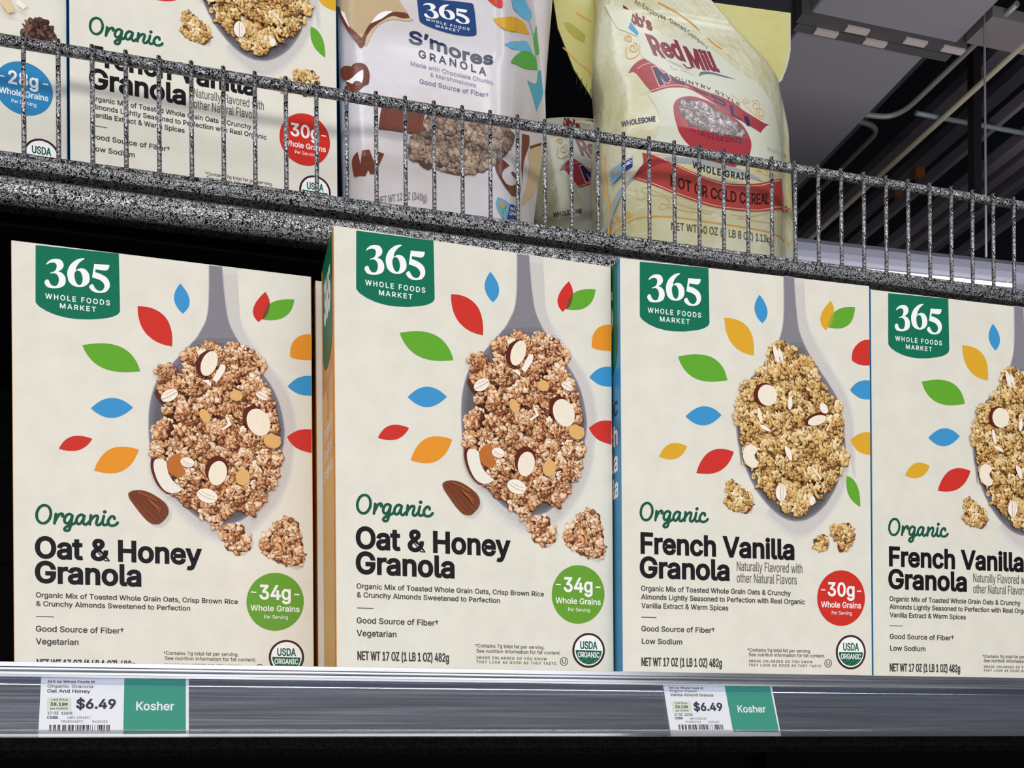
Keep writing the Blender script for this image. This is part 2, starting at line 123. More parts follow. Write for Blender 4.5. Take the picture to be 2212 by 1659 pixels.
# ------------------------------------------------------------------ pack artwork, millimetres on each pack front
ART_OAT = {
'logo': [
('P','logo',1,'14.6,1.4 14.3,37.8 14.6,38.8 15.5,40 16.7,41.1 18.5,42.1 20.6,43.3 23.1,44.2 26.1,45.2 29.2,45.8 32.5,46.3 35.9,46.5 39.6,46.5 43.6,46.2 47.7,45.8 51.4,45.1 54.5,44.5 57.7,43.7 60.5,42.7 62.7,41.5 64.2,40.4 65,39.2 65.4,37.8 64.9,0.4'),
('P','white',2,'20.9,12.8 21.5,11.7 22.6,10.6 23.9,9.6 25.8,9 27.6,8.8 29.4,9.1 30.6,10.2 31.2,11.8 31.1,13.3 30.3,14.9 29.1,16 27.9,16.9 29.7,17.3 31.1,18.4 32,19.7 32.4,21.5 32.3,23.5 31.6,25.3 30.2,26.6 28.1,27.6 25.6,28.1 23.5,28.2 21.7,27.9 20.5,26.9 19.8,25.5 19.9,24.3 20.6,23.2 21.6,22.9 22.2,23.2 22.6,24.2 23.2,25.5 24.1,26.3 25.3,26.7 26.6,26.4 27.5,25.5 28.1,23.8 28.3,21.9 28,20.3 27.2,19 26.2,18.4 24.9,18.3 23.6,18.7 23.1,18.6 23.7,18 25.1,17.4 26.3,16.3 26.9,14.8 27.1,13.3 26.7,12.1 25.8,11.5 24.5,11.5 23.3,11.8 22.1,12.5 21,13.4'),
('H','white',2,'43.9,6.4 43.3,6.3 41.8,6.6 39.6,7.5 37.4,9.2 35.5,11.3 34.3,13.5 33.5,16 33.4,18.5 33.8,20.9 34.5,22.9 36.1,24.5 37.9,25.3 40.4,25.5 42.5,25.1 44.4,24.1 46,22.5 46.8,20.6 46.9,18.4 46.6,16.5 45.7,14.8 44.2,13.4 42.3,13 40.8,13.3 39.5,14.1 38.5,15.2 38.8,13.1 39.6,11.3 40.8,9.5 42.4,7.9 43.9,6.8','38.8,15.2 39.8,14.8 41.1,15.2 42,16.6 42.6,18.7 42.6,20.9 42.1,22.9 41.3,23.9 40.4,24.2 39.3,23.6 38.4,22.1 37.8,19.7 37.7,17.6 38.1,16'),
('P','white',2,'49.8,9.1 53.2,9 59,8.7 58.9,10 58.4,11.4 57.6,12.3 56.5,12.7 54.8,12.8 52.6,12.7 50.6,12.6 50.3,14.6 52.6,15 54.8,15.8 57,17 58.5,18.8 59.2,21 59.1,23.2 58.1,25.3 56.6,26.8 54.4,27.6 52.2,27.9 50,27.7 48.1,26.8 47,25.6 46.6,24.6 47.1,23.5 48,22.8 49,22.7 49.4,23.6 50.2,25 51.4,26.1 52.8,26.5 54.2,26.2 55.3,25.1 55.9,23.6 55.8,22.1 55,20.7 53.6,19.6 51.9,18.9 50.2,18.6 48.4,18.2'),
('T', 'white', 2, 'WHOLE FOODS', 20.04, 59.26, 35.35, 3.28, 0.016, 0.13),
('T', 'white', 2, 'MARKET', 28.83, 50.67, 40.55, 3.11, 0.016, 0.13)],
'leaf': [
('P','blue',1,'103.3,15.4 101.8,17.8 100.6,20.1 99.8,22.3 99.4,24.4 99.4,26.5 99.8,28.4 100.5,30.3 101.6,32.1 103.1,33.9 104.9,35.5 106.6,33.7 107.9,31.9 108.8,30 109.2,28.1 109.3,26.1 108.9,24.1 108.2,22 107,19.9 105.4,17.7'),
('P','red',1,'76.4,33.8 76.5,38.1 77.1,42.1 78.1,45.6 79.6,48.7 81.5,51.4 83.9,53.6 86.7,55.5 90,56.9 93.7,57.8 97.9,58.3 98.1,53.3 97.7,48.8 96.8,44.9 95.5,41.6 93.5,38.8 91.1,36.7 88.2,35.1 84.8,34 80.8,33.6'),
('P','green',1,'42.1,63.3 43.8,67.1 45.9,70.4 48.4,73.2 51.3,75.4 54.6,77 58.4,78.1 62.6,78.6 67.2,78.6 72.3,78 77.7,76.9 76.3,72.6 74.3,69 71.9,66 69,63.7 65.7,62 61.9,61 57.7,60.6 53,60.9 47.8,61.8'),
('P','blue',1,'47,104.2 49.6,106.3 52.2,107.9 54.8,108.9 57.4,109.5 60,109.4 62.6,108.9 65.2,107.8 67.8,106.2 70.5,104 73.1,101.4 70.4,99.3 67.8,97.7 65.1,96.7 62.5,96.2 59.9,96.2 57.3,96.8 54.7,97.8 52.1,99.5 49.6,101.6'),
('P','red',1,'27.5,132.3 30.3,132.9 32.9,133.2 35.4,133.1 37.7,132.8 39.8,132.1 41.7,131.1 43.5,129.8 45.1,128.2 46.6,126.3 47.8,124.1 44.9,123.3 42.2,122.9 39.7,122.8 37.4,123.1 35.3,123.7 33.4,124.7 31.6,126.1 30.1,127.8 28.7,129.9'),
('P','orange',1,'48.8,144.9 52.8,145.8 56.6,146.1 60.1,145.9 63.3,145.2 66.2,143.9 68.8,142 71.2,139.6 73.2,136.7 75,133.1 76.5,129.1 72.4,128.1 68.6,127.8 65.1,128 61.8,128.7 58.9,130 56.3,131.9 54,134.3 52,137.3 50.2,140.8'),
('P','red',1,'158.9,14.3 156.3,17.1 154.3,19.7 152.6,22.2 151.5,24.6 150.8,26.8 150.5,28.9 150.8,30.8 151.4,32.5 152.6,34.2 154.2,35.7 156.4,33.5 158.3,31.4 159.8,29.2 160.9,27.1 161.5,24.9 161.8,22.8 161.7,20.6 161.2,18.5 160.2,16.4'),
('P','green',1,'178.4,17.4 177.7,20.7 176.7,23.6 175.4,26.1 173.7,28.2 171.7,30 169.4,31.5 166.8,32.5 163.9,33.2 160.6,33.6 157,33.6 157.3,30.6 158.1,27.9 159.2,25.5 160.8,23.4 162.7,21.6 165,20.2 167.8,19 170.9,18.2 174.5,17.6'),
('P','lens',2,'161.5,22.4 159.3,25.2 157.8,28.7 156.8,32.2 157,33.6 158.8,31.9 160.5,28.9 161.4,25.4'),
('P','orange',1,'190,40.1 184.9,40.9 179.7,43.7 176,49.5 175.2,57.2 179.6,58.5 189.8,58.2'),
('P','blue',1,'189.8,69.1 183.6,70 178.4,72.7 173.2,77.9 177.3,81 182.5,82.9 189.7,82.8'),
('P','red',1,'189.5,106.3 182.3,107 177.1,109.4 172.6,112.9 176,117.7 181.1,121 189.3,122.8')],
'pic': [
('P','sh1',1,'130.4,0.8 140.3,0.7 141,16.7 142.1,33.6 146,44.5 154,55.9 162,66.4 170.1,76 175.2,87 178.2,99.2 178.6,110.7 177,121.4 175.9,130.2 175.9,132.2 172.7,144.9 166.4,158.8 158.2,169.8 151,177.9 142.9,184.1 132.9,186.6 121.1,184.5 111.3,178.6 103.6,171.6 96.9,164.6 93.1,159.3 123.4,134.6'),
('P','spoon',2,'122,0.9 121.9,17.4 121.3,29.7 119.8,38.3 117.2,44.2 113.3,51.3 107.4,58.5 99.6,67.8 92.8,76 88,83 85.5,89.7 83.5,99.1 82.8,108.4 82.9,119.5 83.6,129.5 84.4,137.9 85.6,142.3 87.5,145.9 92.2,152.9 98.4,158.9 105.6,165.9 113.3,171.9 121.2,175.1 129.1,176 137,174.5 144.1,170.8 152.2,162.6 158.3,154.6 164,143.6 167.1,134.8 169.3,123 170.7,116.2 171.1,108.5 169.5,97.2 166.5,86.9 161.9,77.8 155.9,69.9 149.9,63 143.9,55.1 139,47.2 135.1,39.2 133.1,30 131.7,17.9 130.4,0.8'),
('BOWL','bowl',3,'113.3,51.3 107.4,58.5 99.6,67.8 92.8,76 88,83 85.5,89.7 83.5,99.1 82.8,108.4 82.9,119.5 83.6,129.5 84.4,137.9 85.6,142.3 87.5,145.9 92.2,152.9 98.4,158.9 105.6,165.9 113.3,171.9 121.2,175.1 129.1,176 137,174.5 144.1,170.8 152.2,162.6 158.3,154.6 164,143.6 167.1,134.8 169.3,123 170.7,116.2 171.1,108.5 169.5,97.2 166.5,86.9 161.9,77.8 155.9,69.9 149.9,63 143.9,55.1 139,47.2'),
('GRAN','a',4,'119.6,54.2 124.1,53.2 131,53.8 137.9,52.5 143.9,53.7 150,55.4 153,57.9 157,62.2 158,65.9 155.9,70.9 153.8,75.9 158.9,78.2 159.9,82.8 160.9,86.6 163.9,91 163.8,96.8 166.3,103.2 166.3,110.9 168.3,116.4 168.2,122.2 168.7,130.8 166.1,132.9 166.1,138.7 163.4,149.4 156.3,150.9 157.8,156.5 152.2,161.7 148.6,168.1 142.1,166.2 137.1,164.6 132.1,169.7 128.1,171.8 129.1,176.5 125.1,179.1 122.2,176 121.2,172.3 115.3,171.3 113.4,167.2 106.6,163.9 99.9,158.8 96,156.3 90.3,152.2 86.5,145.1 84.4,133.2 83.8,127.7 85.8,119.2 84.8,116.5 87.8,107.9 90.7,104 89.7,100.3 91.2,94.6 87.9,90.4 88.4,84.8 87,76.6 90,72.1 95.7,71 99.5,73.4 104.3,76.5 105.4,70.8 104.4,65.4 107.4,58.5 112.3,57 116.2,59.3'),
('GRANB','a',4,'128.4,177.9 133.8,175.8 140.4,173.7 141.5,177.6 141.5,181 146.9,181.2 148.7,185.1 147.4,189.1 142,194.5 137.8,194.8 132.5,190.6 128.4,185.7 127.5,181.3'),
('GRANB','a',4,'171.3,168.3 176.2,169.7 179.2,175.2 180.4,180.9 180.9,189.5 183.4,193.9 182.1,199.7 177.8,202.8 171.6,200.9 163.7,197.9 157,194.2 152.9,186.5 155.3,182.4 160.2,178.1 165.1,172.7'),
('P','rim',6,'126.2,69.8 125.3,71.8 124.1,73.6 122.7,75.1 121.2,76.3 119.6,77.2 118.1,77.5 116.6,77.4 115.3,76.9 114.3,75.9 113.5,74.5 113.1,72.8 113,70.9 113.2,68.9 113.8,66.8 114.8,64.8 115.9,63 117.3,61.5 118.8,60.2 120.4,59.4 122,59 123.4,59.1 124.7,59.7 125.8,60.7 126.5,62 127,63.7 127.1,65.6 126.8,67.7'),
('P','cream',7,'126.5,69.2 125.7,71 124.7,72.8 123.6,74.2 122.4,75.4 121.2,76.3 119.9,76.7 118.8,76.7 117.8,76.3 117,75.4 116.4,74.2 116.1,72.8 116.1,71 116.3,69.2 116.8,67.2 117.6,65.4 118.5,63.6 119.7,62.1 120.9,61 122.1,60.1 123.4,59.7 124.5,59.7 125.5,60.1 126.3,60.9 126.9,62.1 127.2,63.6 127.2,65.3 127,67.2'),
('P','rim',6,'158.9,99.8 159.7,101.8 160,104 160,106.1 159.5,108.1 158.6,109.8 157.4,111.2 155.9,112.3 154.2,112.9 152.3,113 150.4,112.7 148.6,111.9 146.9,110.7 145.5,109.1 144.4,107.2 143.6,105.2 143.3,103.1 143.3,101 143.8,99 144.7,97.3 145.9,95.9 147.4,94.8 149.1,94.2 150.9,94.1 152.8,94.4 154.7,95.2 156.3,96.4 157.8,98'),
('P','cream',7,'160.6,101.8 161.3,103.7 161.6,105.8 161.4,107.8 160.9,109.7 160.1,111.3 158.9,112.7 157.4,113.6 155.8,114.1 154,114.2 152.2,113.8 150.6,112.9 149,111.7 147.7,110.2 146.7,108.3 146.1,106.4 145.8,104.3 145.9,102.3 146.4,100.5 147.3,98.8 148.5,97.5 149.9,96.5 151.5,96 153.3,95.9 155.1,96.3 156.8,97.2 158.3,98.4 159.6,99.9'),
('P','rim',6,'84.5,135 87,133.8 87.6,137.5 87.5,143 89.8,150 94.3,155.2 97.1,157.4 92,156.4 87.5,151.3 84.7,144.3 83.9,139.3'),
('P','white2',7,'87,135.4 90.4,134.9 93.9,136.4 95,143.5 98.3,149.3 104.1,153.9 101.2,156.3 96.6,157.2 92,155.1 88.3,149.6 86.2,143.1 85.8,138.2'),
('P','rim',6,'133.2,139.7 132.7,141.8 131.9,143.7 130.7,145.4 129.3,146.8 127.8,147.9 126.1,148.5 124.5,148.6 122.9,148.3 121.5,147.5 120.3,146.3 119.3,144.8 118.7,143 118.5,141 118.6,138.9 119.1,136.9 120,135 121.1,133.3 122.5,131.8 124,130.8 125.7,130.2 127.3,130 128.9,130.4 130.4,131.1 131.6,132.3 132.5,133.8 133.1,135.6 133.4,137.6'),
('P','cream',7,'132.5,142.3 132,144.2 131.2,145.9 130.2,147.4 129,148.6 127.8,149.5 126.4,150 125.1,150.1 123.8,149.8 122.7,149 121.8,148 121.2,146.6 120.8,144.9 120.7,143.1 120.9,141.3 121.4,139.5 122.1,137.7 123.1,136.2 124.3,135 125.6,134.1 126.9,133.6 128.2,133.5 129.5,133.8 130.6,134.5 131.5,135.6 132.2,137 132.6,138.6 132.7,140.4'),
('P','honey',7,'147.6,143.7 147.2,144.9 146.7,146.1 145.9,147.1 145,147.9 144,148.5 143,148.8 141.9,148.8 140.9,148.6 140,148.1 139.3,147.4 138.7,146.4 138.4,145.3 138.3,144.2 138.4,142.9 138.8,141.7 139.3,140.6 140.1,139.6 140.9,138.7 141.9,138.2 143,137.8 144,137.8 145,138 145.9,138.5 146.7,139.2 147.2,140.2 147.6,141.3 147.7,142.5'),
('P','honey',7,'167.9,119.6 167.3,120.5 166.4,121.2 165.3,121.7 164.1,122 162.8,122 161.5,121.8 160.3,121.4 159.2,120.8 158.3,120 157.7,119 157.2,118 157.1,117 157.2,115.9 157.7,114.9 158.3,114 159.2,113.3 160.3,112.8 161.5,112.5 162.8,112.5 164.1,112.7 165.3,113.1 166.3,113.7 167.3,114.5 167.9,115.4 168.4,116.5 168.5,117.5 168.4,118.6'),
('P','honey',7,'143.1,89.2 142.8,90 142.2,90.6 141.4,91.2 140.6,91.6 139.7,91.8 138.7,91.9 137.8,91.7 137,91.4 136.2,91 135.6,90.4 135.2,89.7 135,88.9 135,88.1 135.2,87.3 135.6,86.5 136.1,85.8 136.9,85.3 137.7,84.9 138.6,84.6 139.6,84.6 140.5,84.7 141.3,85 142.1,85.5 142.7,86.1 143.1,86.8 143.3,87.6 143.3,88.4'),
('P','honey',7,'121.5,102.2 121.9,103.3 122.1,104.3 122.2,105.3 122.1,106.2 121.8,107 121.4,107.7 120.8,108.1 120.2,108.3 119.4,108.3 118.6,108.1 117.8,107.7 117.1,107 116.4,106.2 115.8,105.3 115.4,104.3 115.2,103.2 115.1,102.2 115.2,101.3 115.5,100.5 115.9,99.9 116.5,99.4 117.1,99.2 117.9,99.2 118.7,99.4 119.5,99.9 120.2,100.5 120.9,101.3'),
('P','honeyd',6,'96.8,132.8 101.4,130.8 104.2,133.3 103,138.4 105.9,141.5 104.2,145 101.2,146.3 96.7,144.5 94.1,140.8 94.4,136.3'),
('P','flake',7,'126.2,159.5 125.6,160.4 124.8,161.2 123.6,161.8 122.3,162.1 120.9,162.3 119.4,162.2 117.9,161.8 116.6,161.3 115.3,160.5 114.4,159.6 113.7,158.6 113.2,157.6 113.2,156.5 113.4,155.4 114,154.5 114.8,153.8 115.9,153.2 117.2,152.8 118.7,152.6 120.1,152.7 121.6,153.1 123,153.6 124.2,154.4 125.2,155.3 125.9,156.3 126.3,157.3 126.4,158.4'),
('S','crease',8,0.35,'113.9,155.4 118,158.1 122.7,159.8 126.2,160.1',0),
('S','crease',8,0.25,'116.3,154.6 119.8,156.6 124.5,157.9',0),
('P','flake',7,'111.5,137 111.1,137.6 110.5,138.2 109.8,138.7 109,139 108,139.2 107,139.1 106.1,139 105.1,138.6 104.3,138.2 103.7,137.6 103.2,136.9 102.9,136.2 102.8,135.4 103,134.7 103.4,134 103.9,133.5 104.7,133 105.5,132.7 106.5,132.5 107.4,132.5 108.4,132.7 109.3,133 110.1,133.5 110.8,134.1 111.3,134.8 111.6,135.5 111.6,136.2'),
('S','crease',8,0.3,'104.2,134.4 107.1,136.4 110.6,137.2',0),
('S','crease',8,0.2,'104.2,136.1 107.1,137.8 109.4,138.4',0),
('P','flake',7,'101.1,88.5 101.4,89.3 101.5,90.2 101.3,91.2 100.8,92.2 100.1,93.2 99.2,94.2 98.2,95 97,95.7 95.8,96.2 94.6,96.5 93.5,96.6 92.5,96.5 91.8,96.1 91.2,95.5 90.9,94.8 90.8,93.9 91,92.9 91.5,91.9 92.2,90.9 93,89.9 94.1,89.1 95.2,88.4 96.5,87.9 97.6,87.5 98.7,87.5 99.7,87.6 100.5,88'),
('S','crease',8,0.4,'91.4,95.2 96.1,92.7 100.9,89.3',0),
('S','crease',8,0.2,'92.7,92.2 96.1,90.2 99.2,88.2',0),
('P','flake',7,'160.1,88.9 159.7,89.3 159.1,89.5 158.4,89.7 157.6,89.7 156.7,89.6 155.7,89.3 154.8,88.9 153.9,88.4 153.2,87.9 152.6,87.3 152.1,86.6 151.9,86 151.9,85.5 152,85 152.4,84.6 153,84.3 153.7,84.1 154.5,84.1 155.4,84.2 156.4,84.5 157.3,84.9 158.2,85.4 158.9,86 159.6,86.6 160,87.2 160.2,87.8 160.3,88.4'),
('S','crease',8,0.4,'151.8,84.8 155.8,86.5 159.9,88.7',0),
('P','flake',7,'123.7,78.9 129.1,68.2 131.7,67.9 132.2,70.8 128.6,77.5 126.3,80.7'),
('P','flake',7,'131.5,102.5 134.1,104.8 135.9,108.4 130.1,112.8 129.2,111.6 133.7,108.2'),
('P','flake',7,'117.1,80 121,79.2 123,81.1 122.8,83.6 120.1,81.8'),
('P','cream',6,'113.7,60.3 119.4,58.4 120.1,59.8 114.6,63.5'),
('P','sh1',1,'71.6,160.4 74.1,158.4 79.2,157.7 84.8,158.9 91.1,162.3 95.1,165.6 96.8,169.1 96.7,172.4 95.3,175.3 92.1,178.8 89.2,180 85.3,179.3 80.8,175.2 75.2,167.8 72.4,163.7'),
('P','almond',4,'69.6,158.7 72.2,156.7 77.2,155.9 82.9,157.1 89.1,160.5 93.1,163.8 94.8,167.3 94.8,170.6 93.3,173.5 90.1,177 87.3,178.2 83.3,177.5 78.8,173.4 73.2,166.1 70.4,161.9'),
('S','almondd',5,0.35,'71.6,159.1 77.8,160.8 85.1,165.8 93,174.1',0),
('S','almondd',5,0.35,'72.1,161.2 77.2,165.8 82.2,172 88.4,177.1',0),
('S','almondd',5,0.35,'73.3,157.8 81.2,159.4 89.1,163.3 93.9,169.6',0),
('S','almondd',5,0.35,'71.8,159.9 78.3,163.5 84.5,169.7 90.7,175.9',0),
('S','almondl',6,0.8,'82.3,162.1 86.2,165.1 90.2,168.7',0),
('S','almondl',6,0.8,'76.1,158.2 81.7,160 87.4,162.8',0),
('S','almondl',6,0.8,'83.4,163.7 87.3,167.3 89.6,170.4',0)],
'text': [
('S','script',2,1.747,'22.4,175.7 22.2,176.8 21.9,177.7 21.4,178.6 20.9,179.4 20.3,180.1 19.6,180.7 18.9,181.1 18.1,181.3 17.4,181.3 16.7,181.2 16,180.8 15.4,180.4 14.9,179.7 14.5,179 14.2,178.1 14.1,177.2 14,176.2 14.1,175.1 14.3,174.1 14.7,173.2 15.1,172.2 15.6,171.4 16.2,170.8 16.9,170.2 17.6,169.8 18.4,169.6 19.1,169.6 19.8,169.7 20.5,170 21.1,170.5 21.6,171.1 22,171.9 22.3,172.8 22.4,173.7 22.5,174.7',1),
('S','script',2,1.747,'24.6,181 25.5,174.8',0),
('S','script',2,1.747,'25.1,179.3 26.5,176.4 27.8,174.8 29.2,174.4 29.7,175.2 29.3,176.2',0),
('S','script',2,1.747,'35.3,175.4 33.9,174.4 32.2,175.1 30.9,177 30.6,179.1 31.6,180.5 33.1,180.1 34.4,178.3 35.4,175.2',0),
('S','script',2,1.747,'35.4,175.2 34.8,179 33.8,183.6 32.8,185.2 31.2,185.3 30.5,184.6',0),
('S','script',2,1.747,'30.5,184.6 31.4,183.1 33.8,181.7 36.5,180.4 37.7,178.8',0),
('S','script',2,1.747,'42.7,175.1 40.8,174.4 39,175.5 37.9,177.7 38.1,180.1 39.6,180.5 41.3,178.6 42.7,175.1',0),
('S','script',2,1.747,'42.7,175.1 41.9,178.9 42.6,180.6 44,180.4 45.5,178.7',0),
('S','script',2,1.747,'46.6,174.4 45.9,180.4',0),
('S','script',2,1.747,'46,178.7 47.6,176.1 49.4,174.6 50.7,174.7 50.7,176.2 49.9,179.2 50.5,180.6 52,180.2 53.6,178.2',0),
('S','script',2,1.747,'54.6,174.5 53.7,178.5 54.5,180.4 56.3,179.9 57.5,178.7',0),
('S','script',2,1.747,'61,175.9 60.8,174.7 59.2,174.5 57.5,176.6 57.1,178.9 58.4,180.4 60.6,180.4 62.3,179.3 63,178.3',0),
('P','script',2,'56.3,171.6 56.3,171.9 56.2,172.1 56,172.4 55.9,172.6 55.6,172.7 55.4,172.8 55.1,172.9 54.9,172.9 54.6,172.8 54.4,172.7 54.2,172.5 54,172.3 54,172 53.9,171.8 54,171.5 54,171.3 54.2,171 54.4,170.8 54.6,170.7 54.9,170.6 55.1,170.5 55.4,170.5 55.6,170.6 55.9,170.7 56.1,170.9 56.2,171.1 56.3,171.3'),
('T', 'ink', 2, 'Oat & Honey', 12.83, 116.04, 203.49, 13.09, 0.028, 0),
('T', 'ink', 2, 'Granola', 12.72, 77.45, 219.51, 13.15, 0.028, 0),
('T', 'ink2', 2, 'Organic Mix of Toasted Whole Grain Oats, Crisp Brown Rice', 13.2, 139.25, 229.43, 3.18, 0.015, 0),
('T', 'ink2', 2, '& Crunchy Almonds Sweetened to Perfection', 13.34, 108.33, 234.98, 3.18, 0.015, 0),
('P','ink2',2,'13.3,241.6 24,241.6 24,242.1 13.3,242.1'),
('T', 'ink2', 2, 'Good Source of Fiber†', 13.04, 66.34, 251.53, 3.6, 0.015, 0),
('T', 'ink2', 2, 'Vegetarian', 12.98, 38.72, 259.74, 3.74, 0.015, 0),
('T', 'ink2', 2, 'NET WT 17 OZ (1 LB 1 OZ) 482g', 13.37, 73.08, 274.92, 5.45, 0.018, 0),
('T', 'ink2', 2, '†Contains 7g total fat per serving.', 91.06, 139.38, 264.91, 2.32, 0.007, 0),
('T', 'ink2', 2, 'See nutrition information for fat content.', 91.86, 150.86, 268.35, 2.32, 0.007, 0),
('T', 'ink2', 2, 'IMAGE ENLARGED SO YOU KNOW', 91.83, 140.97, 272.49, 1.77, 0.012, 0.12),
('T', 'ink2', 2, 'THEY LOOK AS GOOD AS THEY TASTE.', 91.81, 148.44, 275.36, 1.77, 0.012, 0.12),
('H','ink2',2,'156.2,272.9 156.1,273.4 156,274 155.7,274.5 155.3,274.9 154.9,275.3 154.4,275.6 153.8,275.8 153.3,275.8 152.7,275.8 152.2,275.6 151.7,275.4 151.2,275 150.9,274.6 150.6,274.1 150.5,273.6 150.4,273 150.5,272.4 150.6,271.9 150.9,271.4 151.3,270.9 151.7,270.6 152.2,270.3 152.8,270.1 153.3,270 153.9,270.1 154.4,270.2 154.9,270.5 155.4,270.8 155.7,271.3 156,271.8 156.1,272.3','155.7,272.9 155.6,273.4 155.5,273.8 155.3,274.2 155,274.6 154.6,274.9 154.2,275.2 153.8,275.3 153.3,275.4 152.8,275.3 152.4,275.2 151.9,275 151.6,274.7 151.3,274.3 151.1,273.9 150.9,273.5 150.9,273 151,272.5 151.1,272.1 151.3,271.6 151.6,271.2 152,270.9 152.4,270.7 152.8,270.6 153.3,270.5 153.8,270.5 154.2,270.7 154.6,270.9 155,271.2 155.3,271.5 155.5,272 155.7,272.4'),
('T', 'ink2', 2, 'U', 152.04, 154.59, 274.27, 2.81, 0.01, 0)],
'seal': [
('P','brown',2,'183.2,264.7 182.9,267.4 182,269.9 180.5,272.2 178.6,274.2 176.3,275.6 173.8,276.6 171.2,276.9 168.5,276.7 166,275.9 163.8,274.5 161.9,272.6 160.5,270.4 159.7,267.9 159.4,265.3 159.7,262.6 160.6,260.1 162,257.8 163.9,255.9 166.2,254.4 168.7,253.4 171.3,253.1 174,253.3 176.5,254.1 178.8,255.4 180.6,257.3 182.1,259.5 182.9,262'),
('P','white',3,'181.7,264.7 181.4,267.1 180.6,269.3 179.4,271.3 177.7,273 175.7,274.3 173.5,275.1 171.2,275.4 168.8,275.2 166.7,274.5 164.7,273.3 163.1,271.7 161.9,269.7 161.1,267.6 160.9,265.2 161.2,262.9 161.9,260.7 163.2,258.7 164.8,257 166.8,255.7 169,254.9 171.3,254.5 173.6,254.7 175.8,255.4 177.8,256.6 179.5,258.2 180.7,260.2 181.5,262.4'),
('P','seal',4,'180.8,265.1 180.7,266.3 180.4,267.6 180,268.7 179.5,269.9 178.8,270.9 177.9,271.8 177,272.6 175.9,273.3 174.8,273.9 173.6,274.3 172.4,274.5 171.2,274.6 169.9,274.5 168.7,274.2 167.5,273.8 166.4,273.2 165.4,272.5 164.5,271.7 163.7,270.7 163,269.7 162.5,268.6 162.1,267.4 161.8,266.2 161.8,264.9'),
('T', 'seal', 4, 'USDA', 165.08, 177.69, 263.99, 5.0, 0.02, 0),
('T', 'white', 5, 'ORGANIC', 163.26, 179.32, 269.77, 3.57, 0.014, 0),
('S','seall',5,0.28,'164.7,272.5 170.6,270.4',0),
('S','seall',5,0.28,'168.2,274.1 174.5,270.3',0),
('S','seall',5,0.28,'172.6,274.5 177.2,270.8',0)],
'badge': [
('P','badge',2,'183.3,226.2 182.7,230.7 181.3,235 178.9,238.9 175.8,242.2 172.1,244.7 168,246.3 163.8,247 159.5,246.6 155.5,245.3 151.9,243 148.9,240 146.7,236.3 145.3,232.2 144.9,227.8 145.4,223.4 146.8,219.2 149.1,215.3 152.1,212 155.8,209.5 159.8,207.8 164.1,207.1 168.3,207.4 172.4,208.7 176.1,210.9 179.1,213.9 181.4,217.6 182.8,221.8'),
('T', 'white', 3, '34g', 153.44, 174.48, 225.37, 9.45, 0.02, 0),
('P','white',3,'147.8,220.5 151.4,220.6 151.4,221.4 147.8,221.3'),
('P','white',3,'176.7,221.1 180.3,221.1 180.3,222 176.6,221.9'),
('T', 'white', 3, 'Whole Grains', 147.49, 180.33, 233.53, 3.81, 0.014, 0),
('T', 'white', 3, 'Per Serving', 156.53, 172.41, 238.68, 2.43, 0.002, 0)]}
